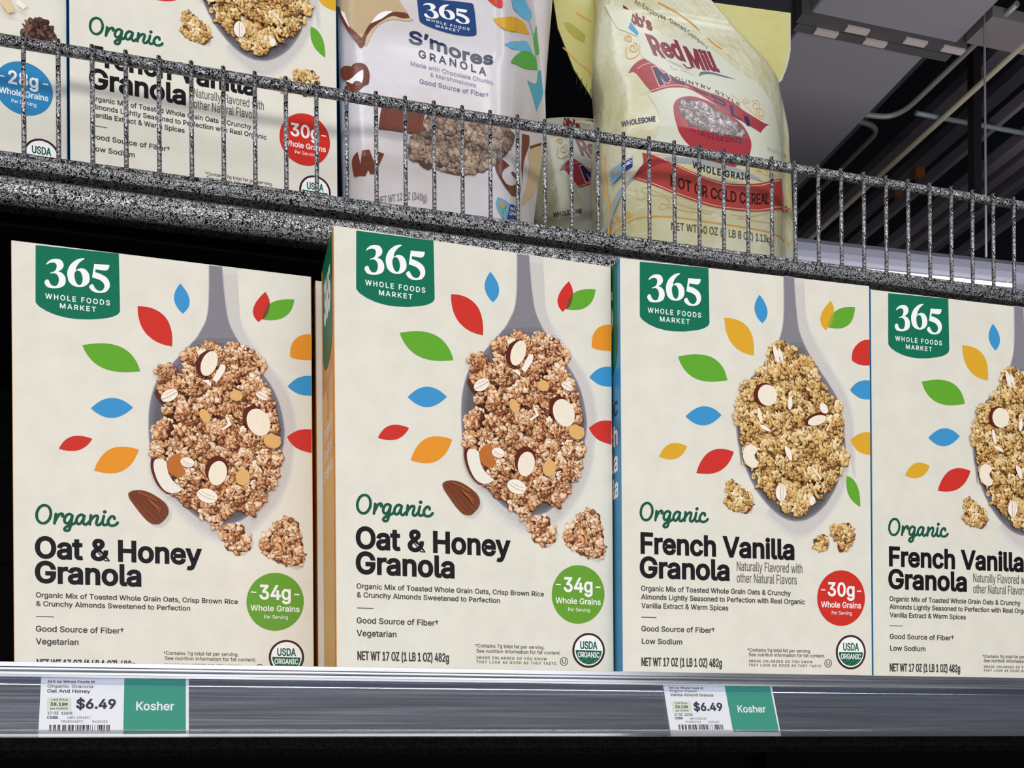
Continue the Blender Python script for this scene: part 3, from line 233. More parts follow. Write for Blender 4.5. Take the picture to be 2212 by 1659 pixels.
ART_VANILLA = {
'leaf': [
('P','blue',1,'103.3,15.1 101.8,17.3 100.7,19.5 99.9,21.6 99.5,23.7 99.5,25.7 99.9,27.7 100.7,29.6 101.8,31.4 103.4,33.2 105.3,34.9 106.9,33.2 108.1,31.4 108.9,29.6 109.3,27.7 109.3,25.7 108.9,23.7 108.1,21.6 106.9,19.5 105.3,17.3'),
('P','yel',1,'76.5,33.6 76.9,38 77.6,42 78.8,45.6 80.4,48.7 82.4,51.3 84.8,53.5 87.6,55.3 90.8,56.6 94.5,57.5 98.5,58 98.8,53 98.5,48.7 97.7,44.8 96.3,41.6 94.4,38.9 91.9,36.7 88.9,35.1 85.3,34.1 81.2,33.6'),
('P','green',1,'42,63.5 43.5,67.5 45.5,70.8 48,73.6 50.9,75.8 54.4,77.5 58.2,78.5 62.6,79 67.4,78.8 72.7,78.1 78.5,76.9 77.3,72.6 75.6,69 73.3,66.1 70.5,63.8 67.1,62.1 63.2,61.1 58.7,60.8 53.7,61 48.1,62'),
('P','blue',1,'47.1,104.3 49.8,106.4 52.5,108 55.2,109 57.8,109.5 60.5,109.5 63.2,109 65.9,107.9 68.6,106.2 71.2,104.1 73.9,101.4 71.3,99.3 68.8,97.8 66.1,96.8 63.5,96.3 60.8,96.3 58.1,96.8 55.4,97.9 52.7,99.5 49.9,101.7'),
('P','yel',1,'27.5,133.1 30.3,134 33,134.5 35.5,134.6 37.8,134.3 39.9,133.7 41.9,132.7 43.8,131.3 45.4,129.6 46.9,127.4 48.2,124.9 45.5,123.8 42.8,123.2 40.4,122.9 38.1,123.1 35.9,123.7 33.9,124.8 32.1,126.2 30.4,128.1 28.9,130.4'),
('P','red',1,'54.8,142.7 59,143 62.9,142.9 66.5,142.4 69.8,141.4 72.8,140 75.4,138.1 77.8,135.8 79.8,133.1 81.5,130 83,126.4 78.9,125.3 75.1,124.9 71.6,125 68.3,125.8 65.4,127.1 62.7,129 60.3,131.6 58.2,134.7 56.3,138.4'),
('P','yel',1,'158.7,13.7 156.2,16.5 154.1,19.1 152.4,21.6 151.3,24 150.7,26.2 150.5,28.3 150.8,30.2 151.6,32 152.9,33.7 154.7,35.2 156.7,32.6 158.3,30.1 159.6,27.7 160.5,25.4 161.1,23.2 161.3,21.1 161.2,19.1 160.7,17.2 159.9,15.4'),
('P','green',1,'178.1,16.5 177.7,20.1 176.8,23.3 175.7,26 174.1,28.3 172.1,30.2 169.8,31.6 167.1,32.6 164,33.1 160.5,33.2 156.6,32.9 157.1,29.8 157.9,27.1 159.1,24.6 160.7,22.5 162.7,20.7 165,19.2 167.7,18.1 170.8,17.2 174.2,16.7'),
('P','lens2',2,'160.9,22.3 158.6,25.5 157.3,29.1 156.5,32.1 156.6,32.9 158.6,31.4 160.3,28.3 161.1,24.7'),
('P','red',1,'189.9,38.9 185.3,39.5 180.2,42.5 176.2,47.8 175.3,54.9 179.5,57 184,57.7 189.8,57.3'),
('P','blue',1,'189.8,68.2 183.9,68.7 178.3,71.2 173.6,76.3 177.1,79.3 182.7,81.8 189.7,81.8'),
('P','yel',1,'189.6,105.6 183.6,106.1 178,108.7 173.5,112 176.8,116.8 181.3,120.5 189.6,122'),
('P','green',1,'170.5,138 170.1,141.1 170.1,144 170.4,146.7 171,149.2 171.9,151.4 173.1,153.5 174.7,155.3 176.5,156.9 178.7,158.4 181.2,159.6 181.2,155.8 180.9,152.4 180.4,149.3 179.7,146.6 178.7,144.3 177.5,142.3 176.1,140.7 174.5,139.4 172.6,138.5')],
'pic': [
('P','sh1',1,'130.1,0.2 138,0.3 138.9,21.4 142.1,35 150.7,50 160.5,64.1 170.4,79.3 175.9,95.9 176.8,115.8 177.2,139.8 173.4,119.5 172.1,131.4 169.6,143.4 164.7,154.5 157.4,165.1 150.8,172.9 143.6,179.1 137.1,182.9 131.2,183.7 124.2,181.6 117.2,177.1 111.5,172.1 106.9,167.1 124.5,140.7'),
('P','spoon',2,'122,0.2 122.1,21.1 121.4,32.9 119.7,40.9 116.4,49.1 109.4,60.5 100.8,69 95.4,75.3 90.1,81.6 86.3,94.5 85.1,107.2 85.6,115.9 87.1,124.6 88.6,135.2 86.9,118.2 88,123.4 88.8,128 92.7,138.8 98.9,150.6 105.8,159.2 112.7,165.7 119.6,170.1 126.6,172.2 131.9,172.2 137.8,171.1 144.9,167.3 152.1,161.1 158.1,153.2 162.3,145.5 165.4,136.2 167.9,124.1 169.1,112.8 169.5,118.3 169,111.3 168.5,104.4 166.9,94.5 163.7,83.8 158.2,75.2 149.5,64 141.9,53.8 136.5,44.4 133.3,35.8 131.8,24.1 130.8,13.3 130.1,0.2'),
('BOWL','bowl',3,'116.4,49.1 109.4,60.5 100.8,69 95.4,75.3 90.1,81.6 86.3,94.5 85.1,107.2 85.6,115.9 87.1,124.6 88.6,135.2 86.9,118.2 88,123.4 88.8,128 92.7,138.8 98.9,150.6 105.8,159.2 112.7,165.7 119.6,170.1 126.6,172.2 131.9,172.2 137.8,171.1 144.9,167.3 152.1,161.1 158.1,153.2 162.3,145.5 165.4,136.2 167.9,124.1 169.1,112.8 169.5,118.3 169,111.3 168.5,104.4 166.9,94.5 163.7,83.8 158.2,75.2 149.5,64 141.9,53.8 136.5,44.4'),
('GRAN','b',4,'110.5,51.6 114.8,47.8 120.2,47.3 125.6,49.3 130.5,51.8 132.1,56.6 140.8,55.8 145.1,60.4 147.3,68.2 149.4,74 154.4,74.5 153.8,81.5 159.3,81.6 164.8,86.7 165.3,92.6 164.7,99.7 167.4,104.4 166.8,111.5 163.4,116.7 169,120.3 170.6,127.2 166.6,135.4 162.1,140.7 166,136.1 162.4,140.6 158.2,144.1 155.7,149.6 150.3,152.6 149.4,155.6 144.4,154.5 144.1,158.8 139,160.7 137.2,165.5 134.3,167.6 127.8,167.9 124.3,165.1 119.6,166.2 117.9,161.2 112.7,158.3 107.5,154.3 104.1,151.4 101.2,151.5 98.4,147.5 97.3,140.2 94.5,137.2 89.9,133.2 89.1,129.6 90,124.3 87.2,117.7 87.7,116.8 88.8,110.8 83.5,106.3 83.1,98.6 84.7,90.7 89,86.5 88,78.8 93.3,76.5 98.6,77 99.7,69.1 106.1,66.6 108.3,60.6 108.3,55.7'),
('GRANB','b',4,'77.3,148.1 80.1,147.4 84.1,149.3 89.8,152.7 90.9,155.2 96,155.5 96.6,159.7 94.8,166.6 85.7,167.1 80,165.8 75.5,162.3 74.9,160.3 78.3,158.5 77.2,152.8'),
('GRANB','b',4,'144.1,186.6 145.9,183.8 150.1,181.5 154.3,182.4 155.4,186.1 153.6,190.5 147.7,191.8 144.7,189.8'),
('GRANB','b',4,'158.5,174.2 165.7,172.7 173.5,174 175.9,177.7 174.7,184.2 169.2,190.9 165,190.6 163.2,184.7 157.3,181.2'),
('P','rim',6,'114.2,84.6 113.9,86.5 113.3,88.2 112.3,89.8 110.9,91.2 109.3,92.2 107.5,93 105.7,93.3 103.8,93.2 102,92.8 100.4,92 99.1,90.8 98.1,89.3 97.5,87.7 97.3,85.9 97.5,84.1 98.2,82.4 99.2,80.8 100.5,79.4 102.1,78.4 103.9,77.6 105.8,77.3 107.7,77.3 109.4,77.8 111,78.6 112.3,79.8 113.3,81.2 114,82.9'),
('P','cream',7,'114.8,83.5 115.1,85.2 115,86.8 114.5,88.5 113.8,89.9 112.7,91.2 111.3,92.2 109.8,92.9 108.2,93.2 106.6,93.1 105,92.7 103.6,92 102.4,90.9 101.4,89.5 100.8,88 100.5,86.4 100.6,84.8 101,83.2 101.8,81.7 102.9,80.4 104.2,79.4 105.7,78.7 107.3,78.4 109,78.5 110.5,78.9 112,79.6 113.2,80.7 114.2,82'),
('P','rim',6,'152.9,95.7 153.1,96.5 152.9,97.5 152.2,98.6 151.2,99.8 149.9,100.9 148.3,102 146.6,103 144.7,103.8 142.9,104.4 141.1,104.7 139.6,104.8 138.3,104.7 137.3,104.3 136.7,103.6 136.6,102.8 136.8,101.8 137.4,100.7 138.4,99.6 139.7,98.4 141.3,97.3 143.1,96.4 144.9,95.6 146.7,95 148.5,94.6 150,94.5 151.3,94.7 152.3,95.1'),
('P','cream',7,'153.1,98.1 153.2,98.9 152.9,99.7 152.3,100.6 151.3,101.5 150.1,102.4 148.7,103.2 147.2,103.8 145.6,104.3 144,104.6 142.5,104.7 141.2,104.6 140.2,104.3 139.4,103.9 139,103.3 138.9,102.5 139.2,101.7 139.8,100.8 140.8,99.9 142,99 143.4,98.2 144.9,97.6 146.5,97.1 148.1,96.8 149.6,96.7 150.9,96.8 151.9,97 152.7,97.5'),
('P','cream',6,'101.9,126.8 102.4,128.6 102.6,130.4 102.4,132.1 101.9,133.7 101.1,135.1 100,136.2 98.7,136.9 97.2,137.3 95.7,137.2 94.2,136.8 92.7,136 91.4,134.8 90.3,133.4 89.5,131.8 88.9,130 88.8,128.2 88.9,126.5 89.4,124.9 90.2,123.5 91.3,122.4 92.6,121.7 94.1,121.3 95.6,121.4 97.2,121.8 98.6,122.6 100,123.8 101,125.2'),
('GRANB','b',7,'99.1,125.3 103.8,120.2 106.7,121.6 108.3,125.8 111.5,129.8 110.6,133.6 106.5,136.4 101.4,135.2 100.2,130.5'),
('P','flake',7,'121.6,153.2 121.5,154.5 121.2,155.8 120.7,156.9 120,157.9 119.3,158.6 118.4,159.1 117.5,159.3 116.6,159.2 115.7,158.8 115,158.2 114.3,157.2 113.8,156.2 113.5,154.9 113.5,153.6 113.6,152.3 113.9,151 114.4,149.8 115,148.9 115.8,148.1 116.7,147.6 117.6,147.4 118.5,147.5 119.3,147.9 120.1,148.6 120.8,149.5 121.2,150.6 121.5,151.8'),
('S','crease',8,0.4,'117.5,148 117.3,153.3 117.4,158.6',0),
('S','crease',8,0.2,'119.2,148.4 119.5,153.2 118.5,158',0),
('P','flake',7,'125.2,124.7 125.7,125.8 126,127 126.2,128 126.3,128.9 126.2,129.7 126,130.2 125.7,130.5 125.3,130.5 124.7,130.3 124.1,129.8 123.5,129.2 122.9,128.3 122.3,127.3 121.7,126.2 121.3,125 120.9,123.9 120.7,122.9 120.6,122 120.7,121.2 120.9,120.7 121.2,120.4 121.7,120.4 122.2,120.6 122.8,121 123.4,121.7 124,122.6 124.7,123.6'),
('P','flake',7,'141,134.1 141.9,133.5 149.2,141.9 148.3,142.8'),
('P','flake',7,'116.4,56 116.7,57.4 116.9,58.6 117,59.8 117,60.8 116.8,61.6 116.6,62.2 116.2,62.5 115.8,62.4 115.3,62.1 114.8,61.5 114.2,60.7 113.7,59.6 113.2,58.4 112.8,57.1 112.5,55.8 112.3,54.5 112.2,53.4 112.3,52.4 112.4,51.6 112.7,51 113,50.7 113.5,50.8 114,51.1 114.5,51.7 115,52.5 115.5,53.5 116,54.7'),
('P','flake',7,'119.3,56.3 119.6,57.3 119.8,58.3 119.9,59.2 119.9,60 119.9,60.6 119.7,61.1 119.4,61.3 119.1,61.3 118.7,61 118.3,60.6 117.9,59.9 117.5,59.1 117,58.2 116.7,57.2 116.4,56.2 116.2,55.2 116.1,54.3 116.1,53.5 116.2,52.8 116.3,52.4 116.6,52.2 116.9,52.2 117.3,52.4 117.7,52.9 118.1,53.5 118.6,54.4 119,55.3'),
('P','flake',7,'126.8,90 126.7,91 126.5,92.1 126.2,93 125.9,93.8 125.5,94.4 125.1,94.8 124.7,94.9 124.3,94.8 124,94.4 123.7,93.9 123.5,93.1 123.3,92.2 123.2,91.1 123.3,90.1 123.4,89 123.6,87.9 123.9,87 124.2,86.2 124.6,85.6 125,85.3 125.3,85.1 125.7,85.2 126.1,85.6 126.4,86.2 126.6,86.9 126.8,87.8 126.8,88.9'),
('P','flake',7,'103.2,99.9 103.4,101.2 103.6,102.4 103.6,103.5 103.6,104.4 103.5,105.1 103.3,105.6 103,105.8 102.7,105.8 102.3,105.4 101.8,104.8 101.4,104 101,103 100.7,101.9 100.3,100.7 100.1,99.5 99.9,98.3 99.9,97.2 99.9,96.3 100,95.5 100.2,95 100.5,94.8 100.8,94.9 101.2,95.2 101.7,95.8 102.1,96.6 102.5,97.6 102.8,98.7'),
('P','flake',7,'106.5,107.8 107.3,108.2 108,108.7 108.7,109.1 109.2,109.5 109.5,110 109.6,110.3 109.6,110.7 109.3,110.9 108.9,111 108.3,111.1 107.6,111 106.8,110.8 105.9,110.6 105.1,110.3 104.2,109.9 103.5,109.5 102.8,109 102.4,108.6 102,108.1 101.9,107.8 102,107.5 102.2,107.2 102.6,107.1 103.2,107 103.9,107.1 104.7,107.3 105.6,107.5'),
('P','flake',7,'143.9,158.1 143.7,158.8 143.4,159.4 143,160 142.6,160.5 142.1,160.8 141.6,161 141.1,161 140.6,160.9 140.2,160.6 139.8,160.2 139.6,159.6 139.4,159 139.4,158.3 139.5,157.6 139.7,156.9 140,156.2 140.4,155.7 140.8,155.2 141.3,154.9 141.8,154.7 142.3,154.7 142.8,154.8 143.2,155.1 143.6,155.5 143.8,156 144,156.7 144,157.4'),
('P','flake',7,'153.9,90.3 154.3,91.1 154.6,91.9 154.7,92.7 154.6,93.5 154.4,94.2 154,94.7 153.5,95.2 152.9,95.4 152.2,95.5 151.4,95.4 150.6,95.1 149.9,94.7 149.3,94.1 148.7,93.4 148.3,92.6 148,91.8 147.9,91 148,90.2 148.2,89.5 148.6,89 149.1,88.5 149.7,88.3 150.4,88.2 151.2,88.3 151.9,88.6 152.7,89 153.3,89.6')],
'text': [
('S','script',2,1.747,'22.4,171.4 22.1,172.4 21.8,173.4 21.4,174.3 20.8,175.1 20.2,175.8 19.5,176.4 18.8,176.8 18.1,177 17.3,177 16.6,176.9 16,176.5 15.4,176.1 14.9,175.4 14.5,174.7 14.2,173.8 14,172.9 14,171.9 14.1,170.8 14.3,169.8 14.6,168.8 15,167.9 15.6,167.1 16.2,166.4 16.9,165.9 17.6,165.5 18.3,165.3 19.1,165.3 19.8,165.4 20.4,165.7 21,166.2 21.5,166.8 21.9,167.6 22.2,168.4 22.4,169.4 22.4,170.4',1),
('S','script',2,1.747,'24.5,176.7 25.4,170.4',0),
('S','script',2,1.747,'25,175 26.4,172.1 27.8,170.5 29.1,170.1 29.7,170.9 29.2,171.9',0),
('S','script',2,1.747,'35.3,171.1 33.9,170.1 32.1,170.8 30.9,172.7 30.6,174.8 31.5,176.2 33,175.8 34.4,174 35.4,170.9',0),
('S','script',2,1.747,'35.4,170.9 34.8,174.7 33.8,179.3 32.7,180.9 31.1,181.1 30.4,180.3',0),
('S','script',2,1.747,'30.4,180.3 31.3,178.8 33.8,177.4 36.5,176.1 37.6,174.5',0),
('S','script',2,1.747,'42.6,170.8 40.7,170.1 39,171.2 37.8,173.4 38.1,175.8 39.5,176.2 41.2,174.3 42.6,170.8',0),
('S','script',2,1.747,'42.7,170.8 41.9,174.6 42.6,176.3 43.9,176.1 45.5,174.4',0),
('S','script',2,1.747,'46.6,170.1 45.8,176.1',0),
('S','script',2,1.747,'46,174.3 47.6,171.8 49.3,170.3 50.7,170.4 50.7,171.9 49.8,174.9 50.5,176.3 52,175.8 53.5,173.8',0),
('S','script',2,1.747,'54.5,170.2 53.7,174.2 54.5,176.1 56.2,175.6 57.4,174.4',0),
('S','script',2,1.747,'60.9,171.7 60.8,170.4 59.2,170.2 57.4,172.3 57,174.6 58.4,176.1 60.5,176.1 62.3,175 63,174',0),
('P','script',2,'56.3,167.3 56.2,167.6 56.1,167.8 56,168.1 55.8,168.3 55.6,168.4 55.3,168.5 55.1,168.6 54.8,168.6 54.5,168.5 54.3,168.4 54.1,168.2 54,168 53.9,167.7 53.9,167.5 53.9,167.2 54,167 54.1,166.7 54.3,166.5 54.6,166.4 54.8,166.3 55.1,166.2 55.4,166.2 55.6,166.3 55.8,166.4 56,166.6 56.2,166.8 56.2,167.1'),
('T', 'ink', 2, 'French Vanilla', 13.63, 128.74, 199.27, 13.28, 0.028, 0),
('T', 'ink', 2, 'Granola', 12.9, 78.81, 215.68, 13.28, 0.028, 0),
('T', 'ink3', 2, 'Naturally Flavored with', 84.55, 134.9, 208.93, 6.45, 0.004, 0),
('T', 'ink3', 2, 'other Natural Flavors', 84.49, 130.54, 217.07, 6.44, 0.004, 0),
('T', 'ink2', 2, 'Organic Mix of Toasted Whole Grain Oats & Crunchy', 13.83, 125.8, 225.1, 3.4, 0.015, 0),
('T', 'ink2', 2, 'Almonds Lightly Seasoned to Perfection with Real Organic', 13.79, 137.34, 230.87, 3.4, 0.015, 0),
('T', 'ink2', 2, 'Vanilla Extract & Warm Spices', 13.94, 77.85, 236.8, 3.4, 0.015, 0),
('P','ink2',2,'13.9,242.8 24.8,242.8 24.8,243.3 13.9,243.3'),
('T', 'ink2', 2, 'Good Source of Fiber†', 13.82, 67.56, 252.57, 3.52, 0.015, 0),
('T', 'ink2', 2, 'Low Sodium', 14.06, 43.48, 261.07, 3.52, 0.015, 0),
('T', 'ink2', 2, 'NET WT 17 OZ (1 LB 1 OZ) 482g', 13.65, 73.36, 276.12, 5.54, 0.018, 0),
('T', 'ink2', 2, '†Contains 9g total fat per serving.', 92.21, 140.94, 265.04, 2.33, 0.007, 0),
('T', 'ink2', 2, 'See nutrition information for fat content.', 93.17, 152.02, 268.29, 2.33, 0.007, 0),
('T', 'ink2', 2, 'IMAGE ENLARGED SO YOU KNOW', 93.14, 142.37, 272.49, 1.74, 0.012, 0.12),
('T', 'ink2', 2, 'THEY LOOK AS GOOD AS THEY TASTE.', 92.9, 149.96, 275.31, 1.74, 0.012, 0.12),
('H','ink2',2,'157.6,272.3 157.5,272.9 157.4,273.5 157.1,274 156.7,274.4 156.3,274.8 155.8,275.1 155.2,275.3 154.6,275.3 154.1,275.3 153.5,275.1 153,274.9 152.6,274.5 152.2,274.1 151.9,273.6 151.8,273 151.7,272.4 151.8,271.9 152,271.3 152.2,270.8 152.6,270.3 153.1,270 153.6,269.7 154.1,269.5 154.7,269.4 155.2,269.5 155.8,269.7 156.3,269.9 156.8,270.3 157.1,270.7 157.4,271.2 157.5,271.8','157.1,272.4 157,272.8 156.9,273.3 156.7,273.7 156.4,274.1 156,274.4 155.6,274.7 155.1,274.8 154.6,274.9 154.2,274.8 153.7,274.7 153.3,274.5 152.9,274.2 152.6,273.8 152.4,273.4 152.3,272.9 152.2,272.4 152.3,271.9 152.4,271.5 152.7,271 153,270.7 153.3,270.4 153.8,270.1 154.2,270 154.7,269.9 155.2,270 155.6,270.1 156,270.3 156.4,270.6 156.7,271 156.9,271.4 157,271.9'),
('T', 'ink2', 2, 'U', 153.33, 155.97, 273.76, 2.83, 0.01, 0)],
'seal': [
('P','brown',2,'184.7,263.9 184.4,266.7 183.5,269.3 182,271.7 180.1,273.7 177.8,275.2 175.3,276.1 172.6,276.5 169.9,276.2 167.4,275.3 165.2,273.9 163.3,272 161.9,269.6 161.1,267.1 160.8,264.3 161.1,261.6 162,259 163.4,256.6 165.3,254.6 167.6,253.1 170.1,252.2 172.8,251.8 175.5,252.1 178,252.9 180.3,254.3 182.2,256.2 183.6,258.6 184.4,261.2'),
('P','white',3,'183.2,263.9 182.9,266.4 182.1,268.7 180.9,270.7 179.2,272.5 177.2,273.8 174.9,274.6 172.6,274.9 170.3,274.7 168.1,273.9 166.1,272.7 164.5,271 163.3,269 162.5,266.7 162.3,264.3 162.6,261.9 163.3,259.6 164.6,257.6 166.2,255.8 168.2,254.5 170.5,253.7 172.8,253.3 175.1,253.6 177.3,254.3 179.3,255.6 181,257.2 182.2,259.3 183,261.5'),
('P','seal',4,'182.3,264.1 182.2,265.4 182,266.6 181.6,267.9 181,269 180.3,270.1 179.4,271.1 178.5,271.9 177.4,272.7 176.3,273.2 175.1,273.7 173.9,273.9 172.6,274 171.4,273.9 170.2,273.7 169,273.3 167.8,272.7 166.8,272 165.9,271.1 165.1,270.2 164.4,269.1 163.8,267.9 163.5,266.7 163.2,265.5 163.2,264.2'),
('T', 'seal', 4, 'USDA', 166.5, 179.19, 262.96, 5.17, 0.02, 0),
('T', 'white', 5, 'ORGANIC', 164.67, 180.82, 269.06, 3.69, 0.014, 0),
('S','seall',5,0.28,'166.1,271.9 172.1,269.7',0),
('S','seall',5,0.28,'169.6,273.6 176,269.6',0),
('S','seall',5,0.28,'174.1,274 178.7,270.2',0)],
'badge': [
('P','badger',2,'184.4,225.1 183.9,229.5 182.4,233.8 180.1,237.7 177.1,240.9 173.4,243.3 169.4,244.9 165.1,245.5 160.9,245.1 156.9,243.7 153.4,241.5 150.4,238.4 148.2,234.7 146.8,230.6 146.4,226.2 146.9,221.8 148.3,217.6 150.6,213.8 153.6,210.5 157.2,208.1 161.2,206.4 165.4,205.8 169.7,206.1 173.7,207.5 177.3,209.7 180.3,212.8 182.6,216.5 183.9,220.7'),
('T', 'white', 3, '30g', 154.53, 176.03, 224.23, 9.43, 0.02, 0),
('P','white',3,'149.4,219.8 152.9,219.8 152.9,220.6 149.4,220.6'),
('P','white',3,'177.9,219.9 181.4,219.8 181.4,220.7 177.9,220.7'),
('T', 'white', 3, 'Whole Grains', 149.31, 181.13, 232.57, 4.08, 0.014, 0),
('T', 'white', 3, 'Per Serving', 157.73, 173.73, 237.49, 2.57, 0.002, 0)]}
